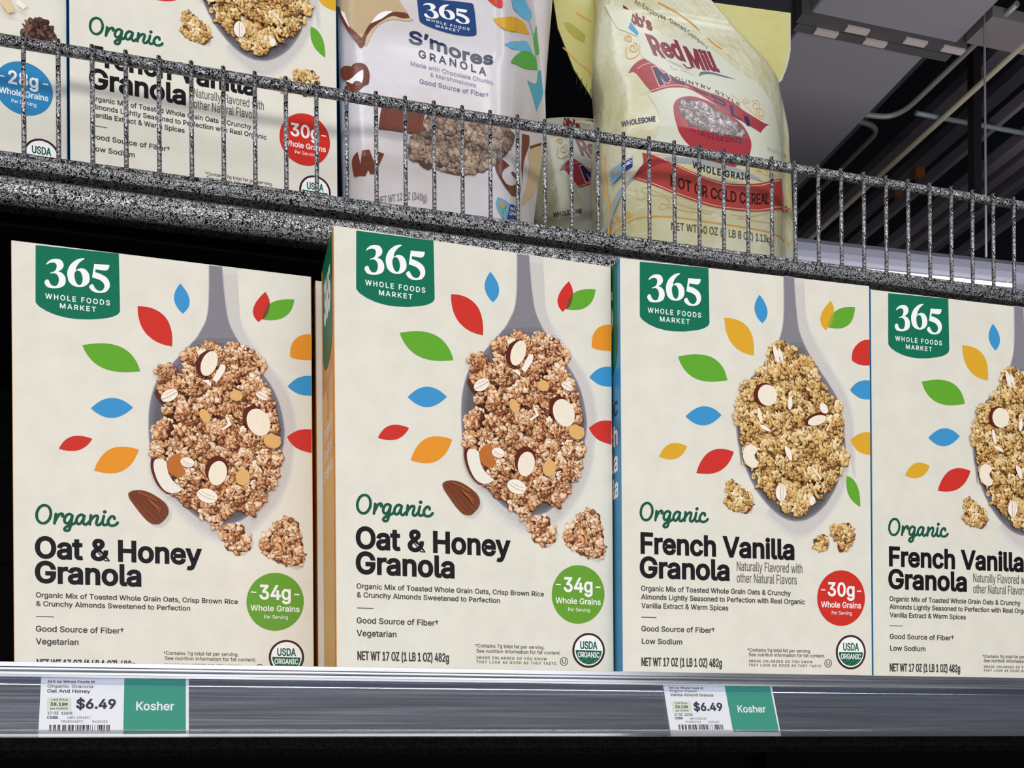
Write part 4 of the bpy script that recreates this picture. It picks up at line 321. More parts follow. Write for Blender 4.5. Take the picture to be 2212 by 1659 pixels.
ART_SMORES = [
('P','tan',1,'-72.8,177.5 -69.7,172.4 -64.8,159.3 -55,147.4 -51.6,152.3 -48.5,159 -36.9,167 -31.4,170.2 -19.7,171.5 -26.7,180.4 -30.6,186.7 -72.7,190'),
('P','white',2,'-70.4,173.2 -67.6,169.8 -63.8,156.3 -66.3,158.9 -69.1,166.2'),
('P','white',2,'-48.1,159 -43.9,165.2 -38.5,169.1 -31.8,170.4 -32.6,167.7 -40,163.4 -44.7,160.1'),
('P','tan2',2,'-31.5,166.8 -23.6,166.3 -16.6,168.3 -15.4,166.4 -21.3,164.8 -30.7,164.5 -40.1,160.1 -46.2,153.3 -50.6,143.2 -52.7,140.6 -52,147.4 -47,154.8 -40,161.7'),
('P','choc',3,'-72.9,177.6 -70.7,175.1 -69.8,170.1 -64.8,157.8 -62.7,155.6 -55.2,147 -50.8,155.8 -48.4,158.6 -40,163.4 -31.5,169.8 -19.7,170.8 -18,167.8 -23.6,166.4 -31.5,166.9 -40.8,160.8 -47.8,154.8 -51.6,148 -53.5,141.2 -56.6,139.3 -61.3,147.4 -68.4,161.5'),
('P','navy',1,'-12.2,183.7 1.1,185.8 17.1,187.6 31,188.6 33,187.8 34.2,180.1 35.3,165.5 33.2,163.3 27.5,161.9 16.9,161.3 4.9,162.3 -5.5,164.3 -10.2,166.4 -11.1,171.5'),
('P','white',2,'-7.4,179.7 -7,180.4 -6.1,181.1 -5,181.7 -3.3,182.1 -1.6,182.2 0.1,182.1 1.4,181.4 2.2,180.5 2.2,179.5 1.7,178.5 0.7,177.8 -0.3,177.3 1.5,177.1 2.9,176.5 3.9,175.6 4.6,174.6 4.8,173.3 4.4,172.3 3.3,171.4 1.4,170.8 -0.8,170.5 -2.8,170.4 -4.5,170.6 -5.8,171.1 -6.6,172 -6.7,172.7 -6.2,173.4 -5.3,173.6 -4.7,173.4 -4.2,172.8 -3.4,172 -2.5,171.6 -1.3,171.3 -0.2,171.5 0.6,172.1 0.9,173.1 0.8,174.3 0.3,175.2 -0.6,176 -1.7,176.4 -2.8,176.4 -4,176.2 -4.5,176.3 -4,176.6 -2.8,177 -1.8,177.7 -1.4,178.6 -1.5,179.5 -2.1,180.2 -3,180.6 -4.2,180.6 -5.2,180.4 -6.3,179.9 -7.2,179.4'),
('H','white',2,'13.2,183.8 12.7,183.9 11.2,183.7 9.3,183.1 7.6,182.1 6.1,180.8 5.3,179.5 4.9,177.9 5.1,176.4 5.8,175 6.8,173.7 8.4,172.8 10.3,172.3 12.6,172.2 14.6,172.4 16.2,173.1 17.4,174.1 17.9,175.3 17.7,176.6 17.2,177.8 16.1,178.8 14.5,179.6 12.7,179.8 11.3,179.6 10.2,179.1 9.4,178.5 9.4,179.7 9.9,180.8 10.8,181.9 12,182.9 13.3,183.6','9.7,178.4 10.6,178.7 11.8,178.4 12.9,177.6 13.7,176.3 14.1,175.1 13.8,173.8 13.3,173.2 12.4,173 11.3,173.3 10.3,174.3 9.4,175.7 9,177 9.2,178'),
('P','white',2,'19,182.2 22.3,182.3 27.5,182.6 27.6,181.8 27.4,180.9 26.8,180.4 25.8,180.1 24.2,180 22.2,180.1 20.3,180.1 20.3,178.9 22.5,178.7 24.6,178.3 26.8,177.5 28.5,176.5 29.4,175.2 29.7,173.8 29.1,172.5 27.8,171.6 25.9,171.1 23.9,170.9 21.8,171 20,171.5 18.7,172.2 18.3,172.8 18.5,173.5 19.3,173.9 20.2,174 20.7,173.5 21.6,172.6 22.9,172 24.3,171.7 25.6,172 26.4,172.6 26.7,173.5 26.5,174.4 25.6,175.3 24.1,175.9 22.4,176.3 20.8,176.5 19.1,176.7'),
('X','white',2,'WHOLE FOODS','-5.5,168.1 4.1,167.7 14.6,166.8 29.6,166.6',1.89,0.012,0.14),
('X','white',2,'MARKET','2.5,164.4 21.4,163.6',1.89,0.012,0.14),
('X','navy2',1,'S’mores','-19.1,148.1 -7.2,147.8 8.7,145 24.7,142.1 37,141.5 49,143.9',9.47,0.03,0),
('X','navy2',1,'GRANOLA','-11.5,137.7 1.2,136.1 16.4,135 42.7,132.2',6.11,0.016,0.17),
('X','lil',1,'Made with Chocolate Chunks','-18,129.4 0.2,128.3 24.2,126.4 48.4,126',3.55,0.004,0),
('X','lil',1,'& Marshmallows','-2.7,123 16,121.7 33.8,120.4',3.22,0.004,0),
('X','lil2',1,'Good Source of Fiber†','-11.4,115.5 3.8,114.9 23.9,113.7 44,113.8',3.88,0.006,0),
('P','red',1,'43.4,195.8 48.5,192.4 53.8,191.4 57.4,192.5 58.3,196.2 57,200.4'),
('P','cyan',1,'66.4,206.1 68.5,199.7 75.7,200.8 85.3,204.9 91.5,213.5 90.3,217.5 85.4,218 82.4,221.1'),
('S','cyan',1,1.2,'87.1,207 90.8,201.8 93.8,194.3 95.5,184 97.3,173.6',0),
('P','yel',1,'49.3,181 59.2,185.8 73.3,195.8 81.6,199.5 88.2,195.8 75.5,185.8 64,177.6 55.4,176.4'),
('P','green2',2,'97.1,212.6 104.1,211.9 108.5,206.4 105.2,196.6 96.2,185.4 94.3,189.8 93.2,197.2'),
('P','cyan',1,'59,164.2 69.4,173.3 83.9,186.4 87.5,186.4 91.2,183.6 77.8,172.9 67,165.5'),
('P','green2',2,'65.3,152.9 70.4,162.2 78.9,173.5 88.7,181.5 96.1,181.9 97.3,173.6 83.6,162.9 72.8,156.7'),
('P','yel',1,'108.8,196.7 103.8,188.5 101.8,182.5 105,183.1 107.9,185.9'),
('P','teal',1,'98.6,173.8 105.6,178.8 105.9,163.5 95.7,137.3 92,145.4 84.8,154.7 95.9,161.3'),
('P','choc',1,'-70.8,127.3 -68,128 -63,125.5 -61.6,127.1 -56.4,127.1 -52,124.2 -49.9,117.6 -50.8,109.4 -55.3,107.2 -61.2,101 -65.4,105.9 -67.4,115.7 -70.1,119.8'),
('P','white',2,'-67.4,115.7 -63.9,115.7 -58,119.8 -54.5,121.4 -54.7,114.5 -56,110.5 -58.1,112.5 -60.7,113 -62.5,111.2'),
('P','choc',1,'-39.7,96.3 -36.6,97 -24.2,96.6 -19.6,95.7 -8.3,91.4 -7.8,89.8 -12.3,71.9 -19.3,72.4 -44,72.8 -42.2,86.6'),
('S','choc2',2,0.5,'-39.6,82.8 -36.7,91.3 -35.2,91.7 -24.3,92 -12.7,89.8 -13.5,81.8',0),
('GRAN','s',1,'-7.2,87.9 -2.3,92.9 5.7,95.9 23.4,98.5 39.7,98.3 52.6,96.5 63.2,95.4 69.1,95.4 65.1,82.6 56.3,68.7 50.5,62.1 43.3,54.1 31.6,48.1 20.3,44.4 8.4,44.6 -1.9,46.7 -9.7,48.6 -19.1,50.4 -22.1,53.1 -21.6,59.8 -19.8,70 -12.3,71.9 -10.6,79'),
('P','choc',1,'-63.6,50.4 -59.7,56 -57.6,45.2 -56.5,56 -51,56.1 -48.1,47.3 -45.9,44.3 -44.7,54.5 -40.2,53.2 -42.9,46.7 -47.5,37 -50.4,37 -52.2,40.6 -54.1,35.8 -62.3,37.5'),
('P','choc',2,'50.6,65.9 56.2,65.3 61.7,64.2 54.9,56.3 53.8,50 57.6,46.9 64.1,49.4 71.2,58.8 63.2,59.5 65.7,62.3 74.3,65.1 75.3,54.3 66.5,42.9 59.6,42.4 51.9,48.5 47.7,57'),
('P','choc',1,'78.2,105.2 86.7,110 86.4,101.3 81.7,88.7 79.2,78.5 78.4,64.7 77,80.3'),
('P','choc',1,'87.2,101.6 102.4,115.9 101.7,112.8 87.8,99.5'),
('P','tan',1,'86.6,97.3 101.7,112.8 100.3,97.2 96.9,77.7 87.4,59.3 77.6,45.1 76.7,47 83.9,68.5 86.5,87.2'),
('X','gray',1,'NET WT 12 OZ (340g)','-45.4,14.2 -36.3,16.1 -25.5,19.5 -15.4,20.7 -7.6,20.4',5.52,0.012,0),
('P','gmo1',1,'50,33.5 61.6,33 57.8,18.3 54.5,17.6 49.9,22.4 48.2,28.2'),
('P','gmo2',1,'61.4,33 75.9,40.7 74.1,29.4 57.8,18.3'),
('X','white',2,'NON','62.1,28.2 73.7,36.1',2.75,0.01,0),
('X','white',2,'GMO','60.7,23.6 72.6,31.4',2.74,0.01,0),
('P','orange',2,'51.3,31.6 54.5,29.6 55.5,30 55.5,26.8 52.7,26.1'),
('S','green2',2,0.7,'50.9,27.4 53.1,23.4 54.5,18.4',0),
('S','green2',2,0.7,'57.9,29.5 54.5,24 54,18.2',0),
('P','cyan2',1,'-60.5,17.4 -55.6,21 -54.8,14.9')]
ART_MUESLI = [
('P','milk',0,'-56.8,200 -31.2,198.7 2.5,197.4 31,178.4 59.6,167.9 71.9,154.7 79.5,134 83.7,109.4 36.4,89.3 -15.5,85.7 -54,88.7 -44.5,116.4 -51.8,140.5 -35.6,152.1 -54.6,177.9'),
('X','dk',1,'An Employee-Owned Company','-57,227.1 -48.7,222.5 -38.7,217.3 -27,213 -15.2,207.2 -5.8,200.8 5.9,192.4',4.37,0,0),
('S','ora',1,1.4,'-36.4,229.5 -29.6,227.2 -23.7,225 -13.8,220.6 -6.7,216.1 -0.7,210.8',0),
('S','ora',1,1.2,'7.2,204.3 11.8,199.9 19.1,196',0),
('X','mar',1,'Bob’s','-65.9,214 -59.6,209.7 -53.5,206.1 -43.5,202.6',10.6,0.03,0,-0.12),
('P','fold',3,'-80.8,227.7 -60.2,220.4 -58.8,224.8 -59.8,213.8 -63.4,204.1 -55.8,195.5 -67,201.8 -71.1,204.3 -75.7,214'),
('P','blue',2,'-62,212.8 -60.3,208.7 -55.4,199.8 -56.7,196.7 -62.6,204.1 -63.3,207.7'),
('X','mar',1,'Red Mill','-47,180.4 -39.8,178.1 -23.1,177.5 -11.3,172.7 -1.4,172.2 12.3,172.2',17.48,0.03,0,-0.32),
('S','mar',1,1.5,'-18.7,172.7 -15.6,170.1 -12,170.7 -11.2,173.6',0),
('S','gray2',1,0.35,'-31.5,175.9 -28.4,173.2 -20.4,170.8',0),
('S','gray2',1,0.35,'-33.5,174.5 -29.5,172.5 -21.5,169.5 -13.9,167.2',0),
('S','gray2',1,0.35,'-31.2,169.6 -29.1,166.7 -25.2,166.5',0),
('S','gray2',1,0.35,'-22.3,166.2 -16.5,165.6 -10.3,163.6',0),
('P','gray2',1,'-5.9,163.1 -4.2,168.1 3.3,170.1 14.4,169.6 29.4,167.9 19.4,167.4 6.8,167.9 -0.8,166.4'),
('P','ban',1,'-65.6,161.9 -62.2,168.1 -57,172.8 -52.4,175 -44.3,169.1 -30.9,159.7 -22.8,156.1 -13.1,153.2 1.1,149.7 11.9,147.7 22.7,144.1 37.5,137 54.7,134.1 64,137.2 57.4,131.9 49.3,122.2 37.5,124.7 28.4,127.6 17.4,131.3 7.1,138.2 -6.7,145.7 -17.1,149.4 -24.9,149.2 -34.8,147.5 -48.4,142.4 -54.1,151.6 -59.6,161.1 -62.5,163.3'),
('S','pink',2,0.7,'-58.4,165.4 -53.4,168.9 -47.5,170.5',0),
('S','pink',2,0.8,'-48.9,144.3 -34.6,149.6 -24.7,151.5 -16.2,150.8',0),
('P','pink',2,'-47.6,167.1 -42.7,168.3 -37.2,162 -34.4,163.1 -31.1,156.6 -34,151.6 -37.1,151.9 -39.5,155.7 -37.1,149.9 -42.6,148.2'),
('P','navy3',3,'-46.8,166.5 -43.1,167.3 -37.6,160.9 -34.9,162.1 -32,156.4 -34.3,152.5 -37,153 -41,159 -38,150.4 -41.9,149.2'),
('S','navy3',2,2.2,'-30.4,157.3 -27.2,154.6 -23,154.3 -21,153.5',0),
('S','navy3',2,1.4,'-11.1,151.4 -9.2,149 0.7,146.7',0),
('S','navy3',2,2,'4.3,146.2 10,144.6 15,142.4 15.5,139.1 10.3,140.4 6.1,142.3',0),
('S','navy3',2,3.2,'21.5,139.2 22.1,131.6',0),
('S','navy3',2,1.6,'21.9,131.5 29.3,128.7',0),
('S','navy3',2,5,'35.5,131.2 36.3,126.5',0),
('X','dk2',2,'COUNTRY STYLE','-33.9,156.8 -27,156.2 -18.7,155 -2.3,152.4 8.4,149.8 17,146.9 30.4,141.1',3.26,0.014,0.06),
('P','bowlr',1,'-32,129.7 -29.8,135.3 -24.5,139.8 -15.7,142.5 -7,142.1 3.6,139.5 14,133.8 24.6,128.2 32.3,121.7 37.4,110.9 37.5,103.5 34,95.2 26.1,90.2 22.3,85.5 17,83.6 7.5,82.8 -3.4,84.9 -10.6,89.8 -19.1,95.8 -26,102.2 -30.1,109.7 -31.9,119.9'),
('GRAN','m',2,'-28,132.5 -24.1,136.8 -16,138.9 -7.5,138.2 1.8,136.1 13.5,129.8 24.1,124.3 31.8,117.7 33,114.2 26.3,110.3 11.3,110.3 -3.2,111.5 -13.7,114.2 -22.2,120.4 -27.3,125.7'),
('X','mar2',2,'YOU CAN SEE OUR QUALITY','-20.9,111.3 -16.1,108.8 -10.4,106.6 0.4,104.8 11.3,104.5 28.2,106.7',4.0,0.004,0),
('X','dk2',1,'WHOLESOME','-72.8,115.2 -61.3,114.8 -47.9,115.5',4.65,0.018,0),
('P','gmo1',1,'-79.9,82.3 -73.5,85.1 -72.8,75.3 -79.7,69.2'),
('P','gmo2',1,'-73.3,85.1 -65.7,89.1 -65.5,79.6 -72.8,75.5'),
('X','white',2,'NON','-71.3,85.2 -66.1,86.8',2.82,0.01,0),
('X','white',2,'GMO','-71.3,81.2 -66.1,82.8',2.82,0.01,0),
('P','orange',2,'-78.7,81.7 -77.2,79.5 -75.7,81.6 -75.7,78.9 -77.2,77.5 -78.3,78.8'),
('P','rib',1,'-88.6,33.7 -85.1,35.8 -82.2,42.3 -79.8,52.2 -74.8,62.9 -67.2,70.7 -58.4,78.3 -49.8,83 -37.7,85.3 -22.4,86.2 -5.5,86.6 11.7,85.2 29.5,83.6 44.1,81.6 51.1,79.7 34.2,78.9 16,81.2 -1.3,81.7 -22.4,82 -34.6,80.8 -49.9,77.5 -60.5,71.6 -68.5,65.6 -74.2,56.4 -78,46.8 -80.4,38.4 -84,32.9 -86.9,32'),
('P','ban2',2,'-58.6,90 -52,87.8 -30.6,79.5 -9.9,73.5 11.6,70.2 34.1,73.1 55.2,81.4 81.6,99.1 84.4,89.7 98.1,82.7 61.4,59.4 34,50 7.1,48.3 -10.1,49.9 -30.8,54.6 -50,62 -65.9,70 -58.4,78.3'),
('P','band',3,'-58.4,79.9 -48.3,84 -37.7,81.8 -31.4,79.5 -42.4,80.5 -52.8,76.5 -62.5,70.8 -64.9,70'),
('S','pink',3,0.7,'-52.7,88.6 -29.8,78.1 -9,72 11.6,68.9 34.1,71.5 52.9,78.1 77.8,94.8',0),
('S','pink',3,0.7,'-62.5,69.5 -46.3,61.8 -30.8,56 -10.1,51.5 8.8,49.8 34,51.6 55,58 97.2,83.8',0),
('X','dk3',4,'HOT OR COLD CEREAL','-36.7,61.9 -21.8,58.8 -5.8,56 8.9,55.3 24.7,55.6 41.9,58 58.1,63.6',8.71,0.022,0),
('X','dk2',2,'WHOLE GRAIN','-17.4,79.3 -5.6,76.8 11.6,75.6 24.9,75.7 35.1,77.2',5.16,0.024,0.1),
('S','ora',1,1.1,'-79.3,29.2 -70.6,34.1 -62.1,36.4 -50.1,36.7 -34.9,36.4 -18.6,36 2.7,35.6 24.6,35.9 43.7,37.1 68.5,42.1 99.8,53.2',0),
('S','ora',1,1.0,'-84.8,99.1 -84,78.8 -82.7,62.3 -81.3,49.8 -81.7,29.4',0),
('S','ora2',1,0.45,'-64.6,58.4 -62.6,59.9 -62,52.4 -57.2,51.7 -55.7,55.4 -59.5,59 -57.1,61 -52.9,59 -37.9,52.6 -32.4,52',0),
('S','ora2',1,0.45,'-52.9,54.4 -41,52.5 -37.6,46.4 -44.1,47 -45.6,43.2 -42.6,42.2 -38,45.6',0),
('S','ora2',1,0.45,'-38,44.1 -22.7,42.1 -0.7,42.6',0),
('S','ora2',1,0.45,'-34.8,48.9 -18.6,45 1.9,44.5',0),
('S','ora2',1,0.45,'18.4,44.4 43.8,49.1 93.4,77.4',0),
('S','ora2',1,0.45,'22.8,42.8 43.8,44.3 65.5,49.5',0),
('S','ora2',1,0.45,'76.1,60.4 91.9,75.1 97.1,70.2 100.9,69.5',0),
('S','ora2',1,0.45,'43.2,87.7 48.5,88.6 50.7,93.4 53,90.2 59.1,94.4',0),
('S','ora2',1,0.45,'43.2,87.3 55.3,87.1 69.2,93.1',0),
('S','ora2',1,0.7,'-65.8,40.3 -66.4,38.8 -67.5,38.2 -68.8,38.5 -69.8,39.5 -70.2,41 -70,42.2 -69.2,42.9 -68.3,42.8 -67.5,42.1 -67,41.2 -67.1,40.2 -67.5,39.7 -68.2,39.6 -68.7,40 -69,40.5 -69,41.1 -68.8,41.5',0),
('S','ora2',1,0.6,'-77.4,37 -78.5,39.1 -78.6,41.4 -77.8,42.7 -76.3,42.7 -75,41.6 -74.2,39.9 -74.4,38.3 -75.3,37.5 -76.4,37.8 -77.3,38.8 -77.6,40.1 -77.3,41.1 -76.6,41.4 -75.9,41 -75.4,40.2 -75.4,39.4 -75.7,39',0),
('S','ora2',1,1,'-66.8,193.7 -66.4,195.4 -65.5,196.6 -64.2,197.1 -62.9,196.9 -61.9,196.1 -61.4,194.8 -61.4,193.5 -61.9,192.4 -62.8,191.8 -63.6,191.7 -64.4,192.2 -64.9,192.9 -65,193.7 -64.8,194.4 -64.3,194.8 -63.8,195 -63.4,194.8',0),
('S','ora2',1,1,'-59.2,190.1 -57.8,188.7 -57.1,186.7 -57.2,184.6 -58.2,182.9 -59.5,181.9 -61,181.9 -62.2,182.6 -63,183.9 -63.1,185.4 -62.7,186.6 -62,187.4 -61,187.7 -60.1,187.4 -59.6,186.8 -59.4,185.9 -59.5,185.2 -59.9,184.7',0),
('S','ora2',1,0.8,'55.4,138.7 51.3,136.3 48,136 46.2,137.5 46.2,140.2 47.8,143.1 50.5,145.4 53.4,146.6 55.6,146.5 56.5,145.1 55.9,143 54.3,140.9 52.3,139.6 50.6,139.2 49.6,139.8 49.5,140.9 50.1,142.1 51.1,143',0),
('S','ora2',1,0.8,'44,150.6 46.9,152.5 49.7,153.2 51.7,152.6 52.4,150.9 51.7,148.5 50,146.3 47.8,144.8 45.8,144.3 44.5,144.9 44,146.1 44.5,147.7 45.6,149 46.9,149.9 48.1,150.2 48.9,149.8 49.1,149.1 48.8,148.2',0),
('S','ora2',1,0.6,'41.2,150.6 40.2,148.4 38.3,146.7 36.3,146.1 34.9,146.6 34.5,148 35,149.7 36.2,151.1 37.7,151.7 38.9,151.6 39.5,150.7 39.3,149.5 38.5,148.5 37.5,147.9 36.6,147.9 36.2,148.4 36.3,149.1 36.7,149.7',0),
('S','ora2',1,0.8,'-55.3,188.3 -55.8,181.1 -59.1,176.6 -64.7,175.6 -66.5,179.9 -65.7,186.4',0),
('S','ora2',1,0.7,'22,150.9 29.3,147.9 38.2,142.6 46,137.4 55.6,140.6',0),
('X','dk',1,'NET WT 40 OZ (2 LB 8 OZ) 1.13kg','-36.2,25.5 -14.5,25.3 6.9,25.5 33.7,26.1 60.3,30.4',6.22,0.006,0),
('S','dk2',1,0.5,'56.7,112.2 58.6,109.5',0),
('S','dk2',1,0.5,'60,112.7 62,110.1',0),
('S','dk2',1,0.5,'63.5,113.5 65.6,111',0),
('S','dk2',1,0.5,'67.5,115.3 69.9,113.2',0),
('S','dk2',1,0.5,'72,117.4 74.8,115.7',0),
('S','dk2',1,0.5,'77.2,120 80.8,119.2',0),
('S','dk2',1,0.5,'83.7,124.5 88.9,125.5',0),
('S','dk2',1,0.5,'92.4,131.1 94,127.8',0)]
ART_LABEL_OAT = [
('P','lgreen',1,'43.9,8.7 77.5,8.4 77.8,41.6 44.1,42.2'),
('P','lunit',1,'3.5,20.4 16.1,20.3 16.4,27.9 3.8,27.9'),
('T', 'lk', 2, '365 by Whole Foods M', 3.33, 28.03, 11.36, 1.25, 0.022, 0),
('T', 'lk2', 2, 'Organic Granola', 3.46, 27.39, 14.39, 1.75, 0.012, 0),
('T', 'lk', 2, 'Oat And Honey', 3.5, 25.98, 17.36, 1.93, 0.016, 0),
('T', 'lk', 2, 'Unit Price', 5.98, 14.4, 22.2, 1.29, 0.012, 0),
('T', 'lk', 2, '38.18¢', 5.3, 14.63, 25.17, 1.82, 0.024, 0),
('T', 'lk', 2, 'per OUNCE', 5.6, 14.47, 27.37, 1.09, 0.018, 0),
('T', 'lk', 2, '$6.49', 18.79, 39.76, 26.66, 5.43, 0.028, 0),
('T', 'lk', 2, '17 OZ  12/CS', 4.2, 16.99, 30.29, 1.54, 0.016, 0),
('T', 'lk', 2, 'CSBB', 4.07, 9.64, 32.85, 1.55, 0.02, 0),
('T', 'lk', 2, 'UNFI 1352897', 14.68, 26.48, 32.8, 1.37, 0, 0),
('T', 'lk', 2, '9948244872', 11.41, 22.51, 35.09, 1.27, 0, 0),
('T', 'lk', 2, '04/24/23', 27.48, 35.49, 35.06, 1.28, 0, 0),
('T', 'white', 2, 'Kosher', 50.65, 71.26, 27.5, 4.89, 0.016, 0),
('P','lk',2,'5.4,36.4 5.7,36.4 5.7,40.1 5.4,40.1'),
('P','lk',2,'5.9,36.4 6.2,36.4 6.2,40.1 5.9,40.1'),
('P','lk',2,'6.3,36.4 6.5,36.4 6.5,40.1 6.3,40.1'),
('P','lk',2,'7.5,36.4 8.2,36.4 8.1,40.1 7.5,40.1'),
('P','lk',2,'8.3,36.4 8.8,36.4 8.8,40.1 8.3,40.1'),
('P','lk',2,'9.7,36.4 10.3,36.4 10.3,40.1 9.7,40.1'),
('P','lk',2,'10.5,36.4 11.1,36.4 11,40.1 10.5,40.1'),
('P','lk',2,'12.1,36.4 12.5,36.4 12.5,40.1 12.1,40.1'),
('P','lk',2,'12.7,36.4 13.3,36.4 13.3,40.1 12.7,40.1'),
('P','lk',2,'13.6,36.4 14.1,36.4 14.1,40.1 13.6,40.1'),
('P','lk',2,'15.1,36.4 15.5,36.4 15.5,40.1 15,40.1'),
('P','lk',2,'15.7,36.4 16.2,36.4 16.2,40.1 15.7,40.1'),
('P','lk',2,'16.5,36.4 16.8,36.4 16.8,40.1 16.5,40.1'),
('P','lk',2,'17.1,36.4 18,36.4 18,40.1 17,40.1'),
('P','lk',2,'18.8,36.4 19.1,36.4 19,40.1 18.8,40.1'),
('P','lk',2,'19.7,36.4 20.3,36.4 20.2,40.1 19.7,40.1'),
('P','lk',2,'20.6,36.4 20.8,36.4 20.8,40.1 20.5,40.1'),
('P','lk',2,'21.1,36.4 21.4,36.4 21.4,40.1 21,40.1'),
('P','lk',2,'21.6,36.4 21.9,36.4 21.9,40.1 21.6,40.1'),
('P','lk',2,'22.2,36.4 22.6,36.4 22.5,40.1 22.2,40.1'),
('P','lk',2,'22.8,36.4 23.8,36.4 23.7,40.1 22.8,40.1'),
('P','lk',2,'24.4,36.4 24.8,36.4 24.7,40.1 24.4,40.1'),
('P','lk',2,'25.1,36.4 26,36.4 25.9,40.1 25.1,40.1'),
('P','lk',2,'26.7,36.4 27,36.4 26.9,40.1 26.7,40.1'),
('P','lk',2,'27.7,36.4 27.9,36.4 27.9,40.1 27.6,40.1'),
('P','lk',2,'28.9,36.4 29.2,36.4 29.2,40.1 28.9,40.1'),
('P','lk',2,'30.4,36.4 30.8,36.4 30.7,40.1 30.4,40.1'),
('P','lk',2,'31.2,36.4 31.9,36.4 31.8,40.1 31.2,40.1'),
('P','lk',2,'32.1,36.4 33.1,36.4 33,40.1 32.1,40.1'),
('P','lk',2,'33.6,36.4 34.3,36.4 34.2,40.1 33.6,40.1'),
('P','lk',2,'35,36.4 35.4,36.4 35.3,40.1 34.9,40.1'),
('P','lk',2,'35.6,36.4 36,36.4 35.9,40.1 35.6,40.1'),
('P','lk',2,'36.3,36.4 36.9,36.4 36.8,40.1 36.3,40.1')]
ART_LABEL_VANILLA = [
('P','lgreen',1,'44.6,8.1 78.4,8 80,41.1 46,40.6'),
('P','lunit',1,'4.6,19.6 18.1,19.5 18.2,27 4.5,27'),
('T', 'lk', 2, '365 by Whole Foods M', 3.7, 28.52, 10.73, 1.23, 0.022, 0),
('T', 'lk2', 2, 'Organic French', 4.06, 23.71, 13.18, 1.67, 0.012, 0),
('T', 'lk', 2, 'Vanilla Almond Granola', 4.15, 35.08, 15.99, 1.84, 0.012, 0),
('T', 'lk', 2, 'Unit Price', 6.8, 15.43, 21.41, 1.32, 0.012, 0),
('T', 'lk', 2, '38.18¢', 6.43, 15.76, 24.3, 1.83, 0.024, 0),
('T', 'lk', 2, 'per OUNCE', 6.71, 15.69, 26.52, 1.04, 0.018, 0),
('T', 'lk', 2, '$6.49', 19.67, 40.5, 25.98, 5.35, 0.028, 0),
('T', 'lk', 2, '17 OZ  12/CS', 5.39, 18.29, 29.52, 1.56, 0.016, 0),
('T', 'lk', 2, 'CSBB', 5.29, 11.0, 32.0, 1.47, 0.02, 0),
('T', 'lk', 2, 'UNFI 2424133', 16.04, 27.95, 32.17, 1.39, 0, 0),
('T', 'lk', 2, '9948247961', 12.68, 23.69, 34.44, 1.3, 0, 0),
('T', 'lk', 2, '04/24/23', 28.89, 36.94, 34.41, 1.31, 0, 0),
('T', 'white', 2, 'Kosher', 51.58, 72.45, 27.02, 4.79, 0.016, 0),
('P','lk',2,'7.2,35.7 7.5,35.7 7.6,39.2 7.2,39.2'),
('P','lk',2,'7.7,35.7 8,35.7 8.1,39.2 7.8,39.2'),
('P','lk',2,'8.1,35.7 8.3,35.7 8.4,39.2 8.2,39.2'),
('P','lk',2,'9.3,35.7 10,35.7 10.1,39.2 9.4,39.2'),
('P','lk',2,'10.2,35.7 10.7,35.7 10.7,39.2 10.2,39.2'),
('P','lk',2,'11.6,35.7 12.2,35.7 12.3,39.2 11.7,39.2'),
('P','lk',2,'12.4,35.7 12.9,35.7 13,39.2 12.5,39.2'),
('P','lk',2,'14,35.7 14.4,35.7 14.5,39.2 14.1,39.2'),
('P','lk',2,'14.6,35.7 15.2,35.7 15.3,39.2 14.7,39.2'),
('P','lk',2,'15.5,35.7 16.1,35.7 16.1,39.2 15.6,39.2'),
('P','lk',2,'17,35.7 17.5,35.7 17.5,39.2 17,39.2'),
('P','lk',2,'17.7,35.7 18.2,35.6 18.3,39.2 17.7,39.2'),
('P','lk',2,'18.5,35.6 18.8,35.6 18.8,39.2 18.6,39.2'),
('P','lk',2,'19,35.6 20,35.6 20.1,39.2 19.1,39.2'),
('P','lk',2,'20.8,35.6 21.1,35.6 21.1,39.2 20.9,39.2'),
('P','lk',2,'21.8,35.6 22.3,35.6 22.3,39.2 21.8,39.2'),
('P','lk',2,'22.6,35.6 22.9,35.6 22.9,39.2 22.6,39.2'),
('P','lk',2,'23.1,35.6 23.4,35.6 23.5,39.2 23.1,39.2'),
('P','lk',2,'23.7,35.6 24,35.6 24,39.2 23.7,39.2'),
('P','lk',2,'24.2,35.6 24.6,35.6 24.6,39.2 24.3,39.2'),
('P','lk',2,'24.9,35.6 25.8,35.6 25.9,39.2 24.9,39.2'),
('P','lk',2,'26.5,35.6 26.9,35.6 26.9,39.2 26.6,39.2'),
('P','lk',2,'27.2,35.6 28.1,35.6 28.1,39.2 27.2,39.2'),
('P','lk',2,'28.8,35.6 29.1,35.6 29.1,39.2 28.9,39.2'),
('P','lk',2,'29.8,35.6 30,35.6 30.1,39.2 29.8,39.2'),
('P','lk',2,'31,35.6 31.4,35.6 31.4,39.2 31.1,39.2'),
('P','lk',2,'32.6,35.6 32.9,35.6 33,39.2 32.6,39.2'),
('P','lk',2,'33.4,35.6 34,35.6 34.1,39.2 33.4,39.2'),
('P','lk',2,'34.3,35.6 35.3,35.6 35.3,39.2 34.4,39.2'),
('P','lk',2,'35.8,35.6 36.5,35.6 36.5,39.2 35.8,39.2'),
('P','lk',2,'37.2,35.6 37.6,35.6 37.6,39.2 37.2,39.2'),
('P','lk',2,'37.9,35.6 38.2,35.6 38.2,39.2 37.9,39.2'),
('P','lk',2,'38.6,35.6 39.1,35.6 39.1,39.2 38.6,39.2')]
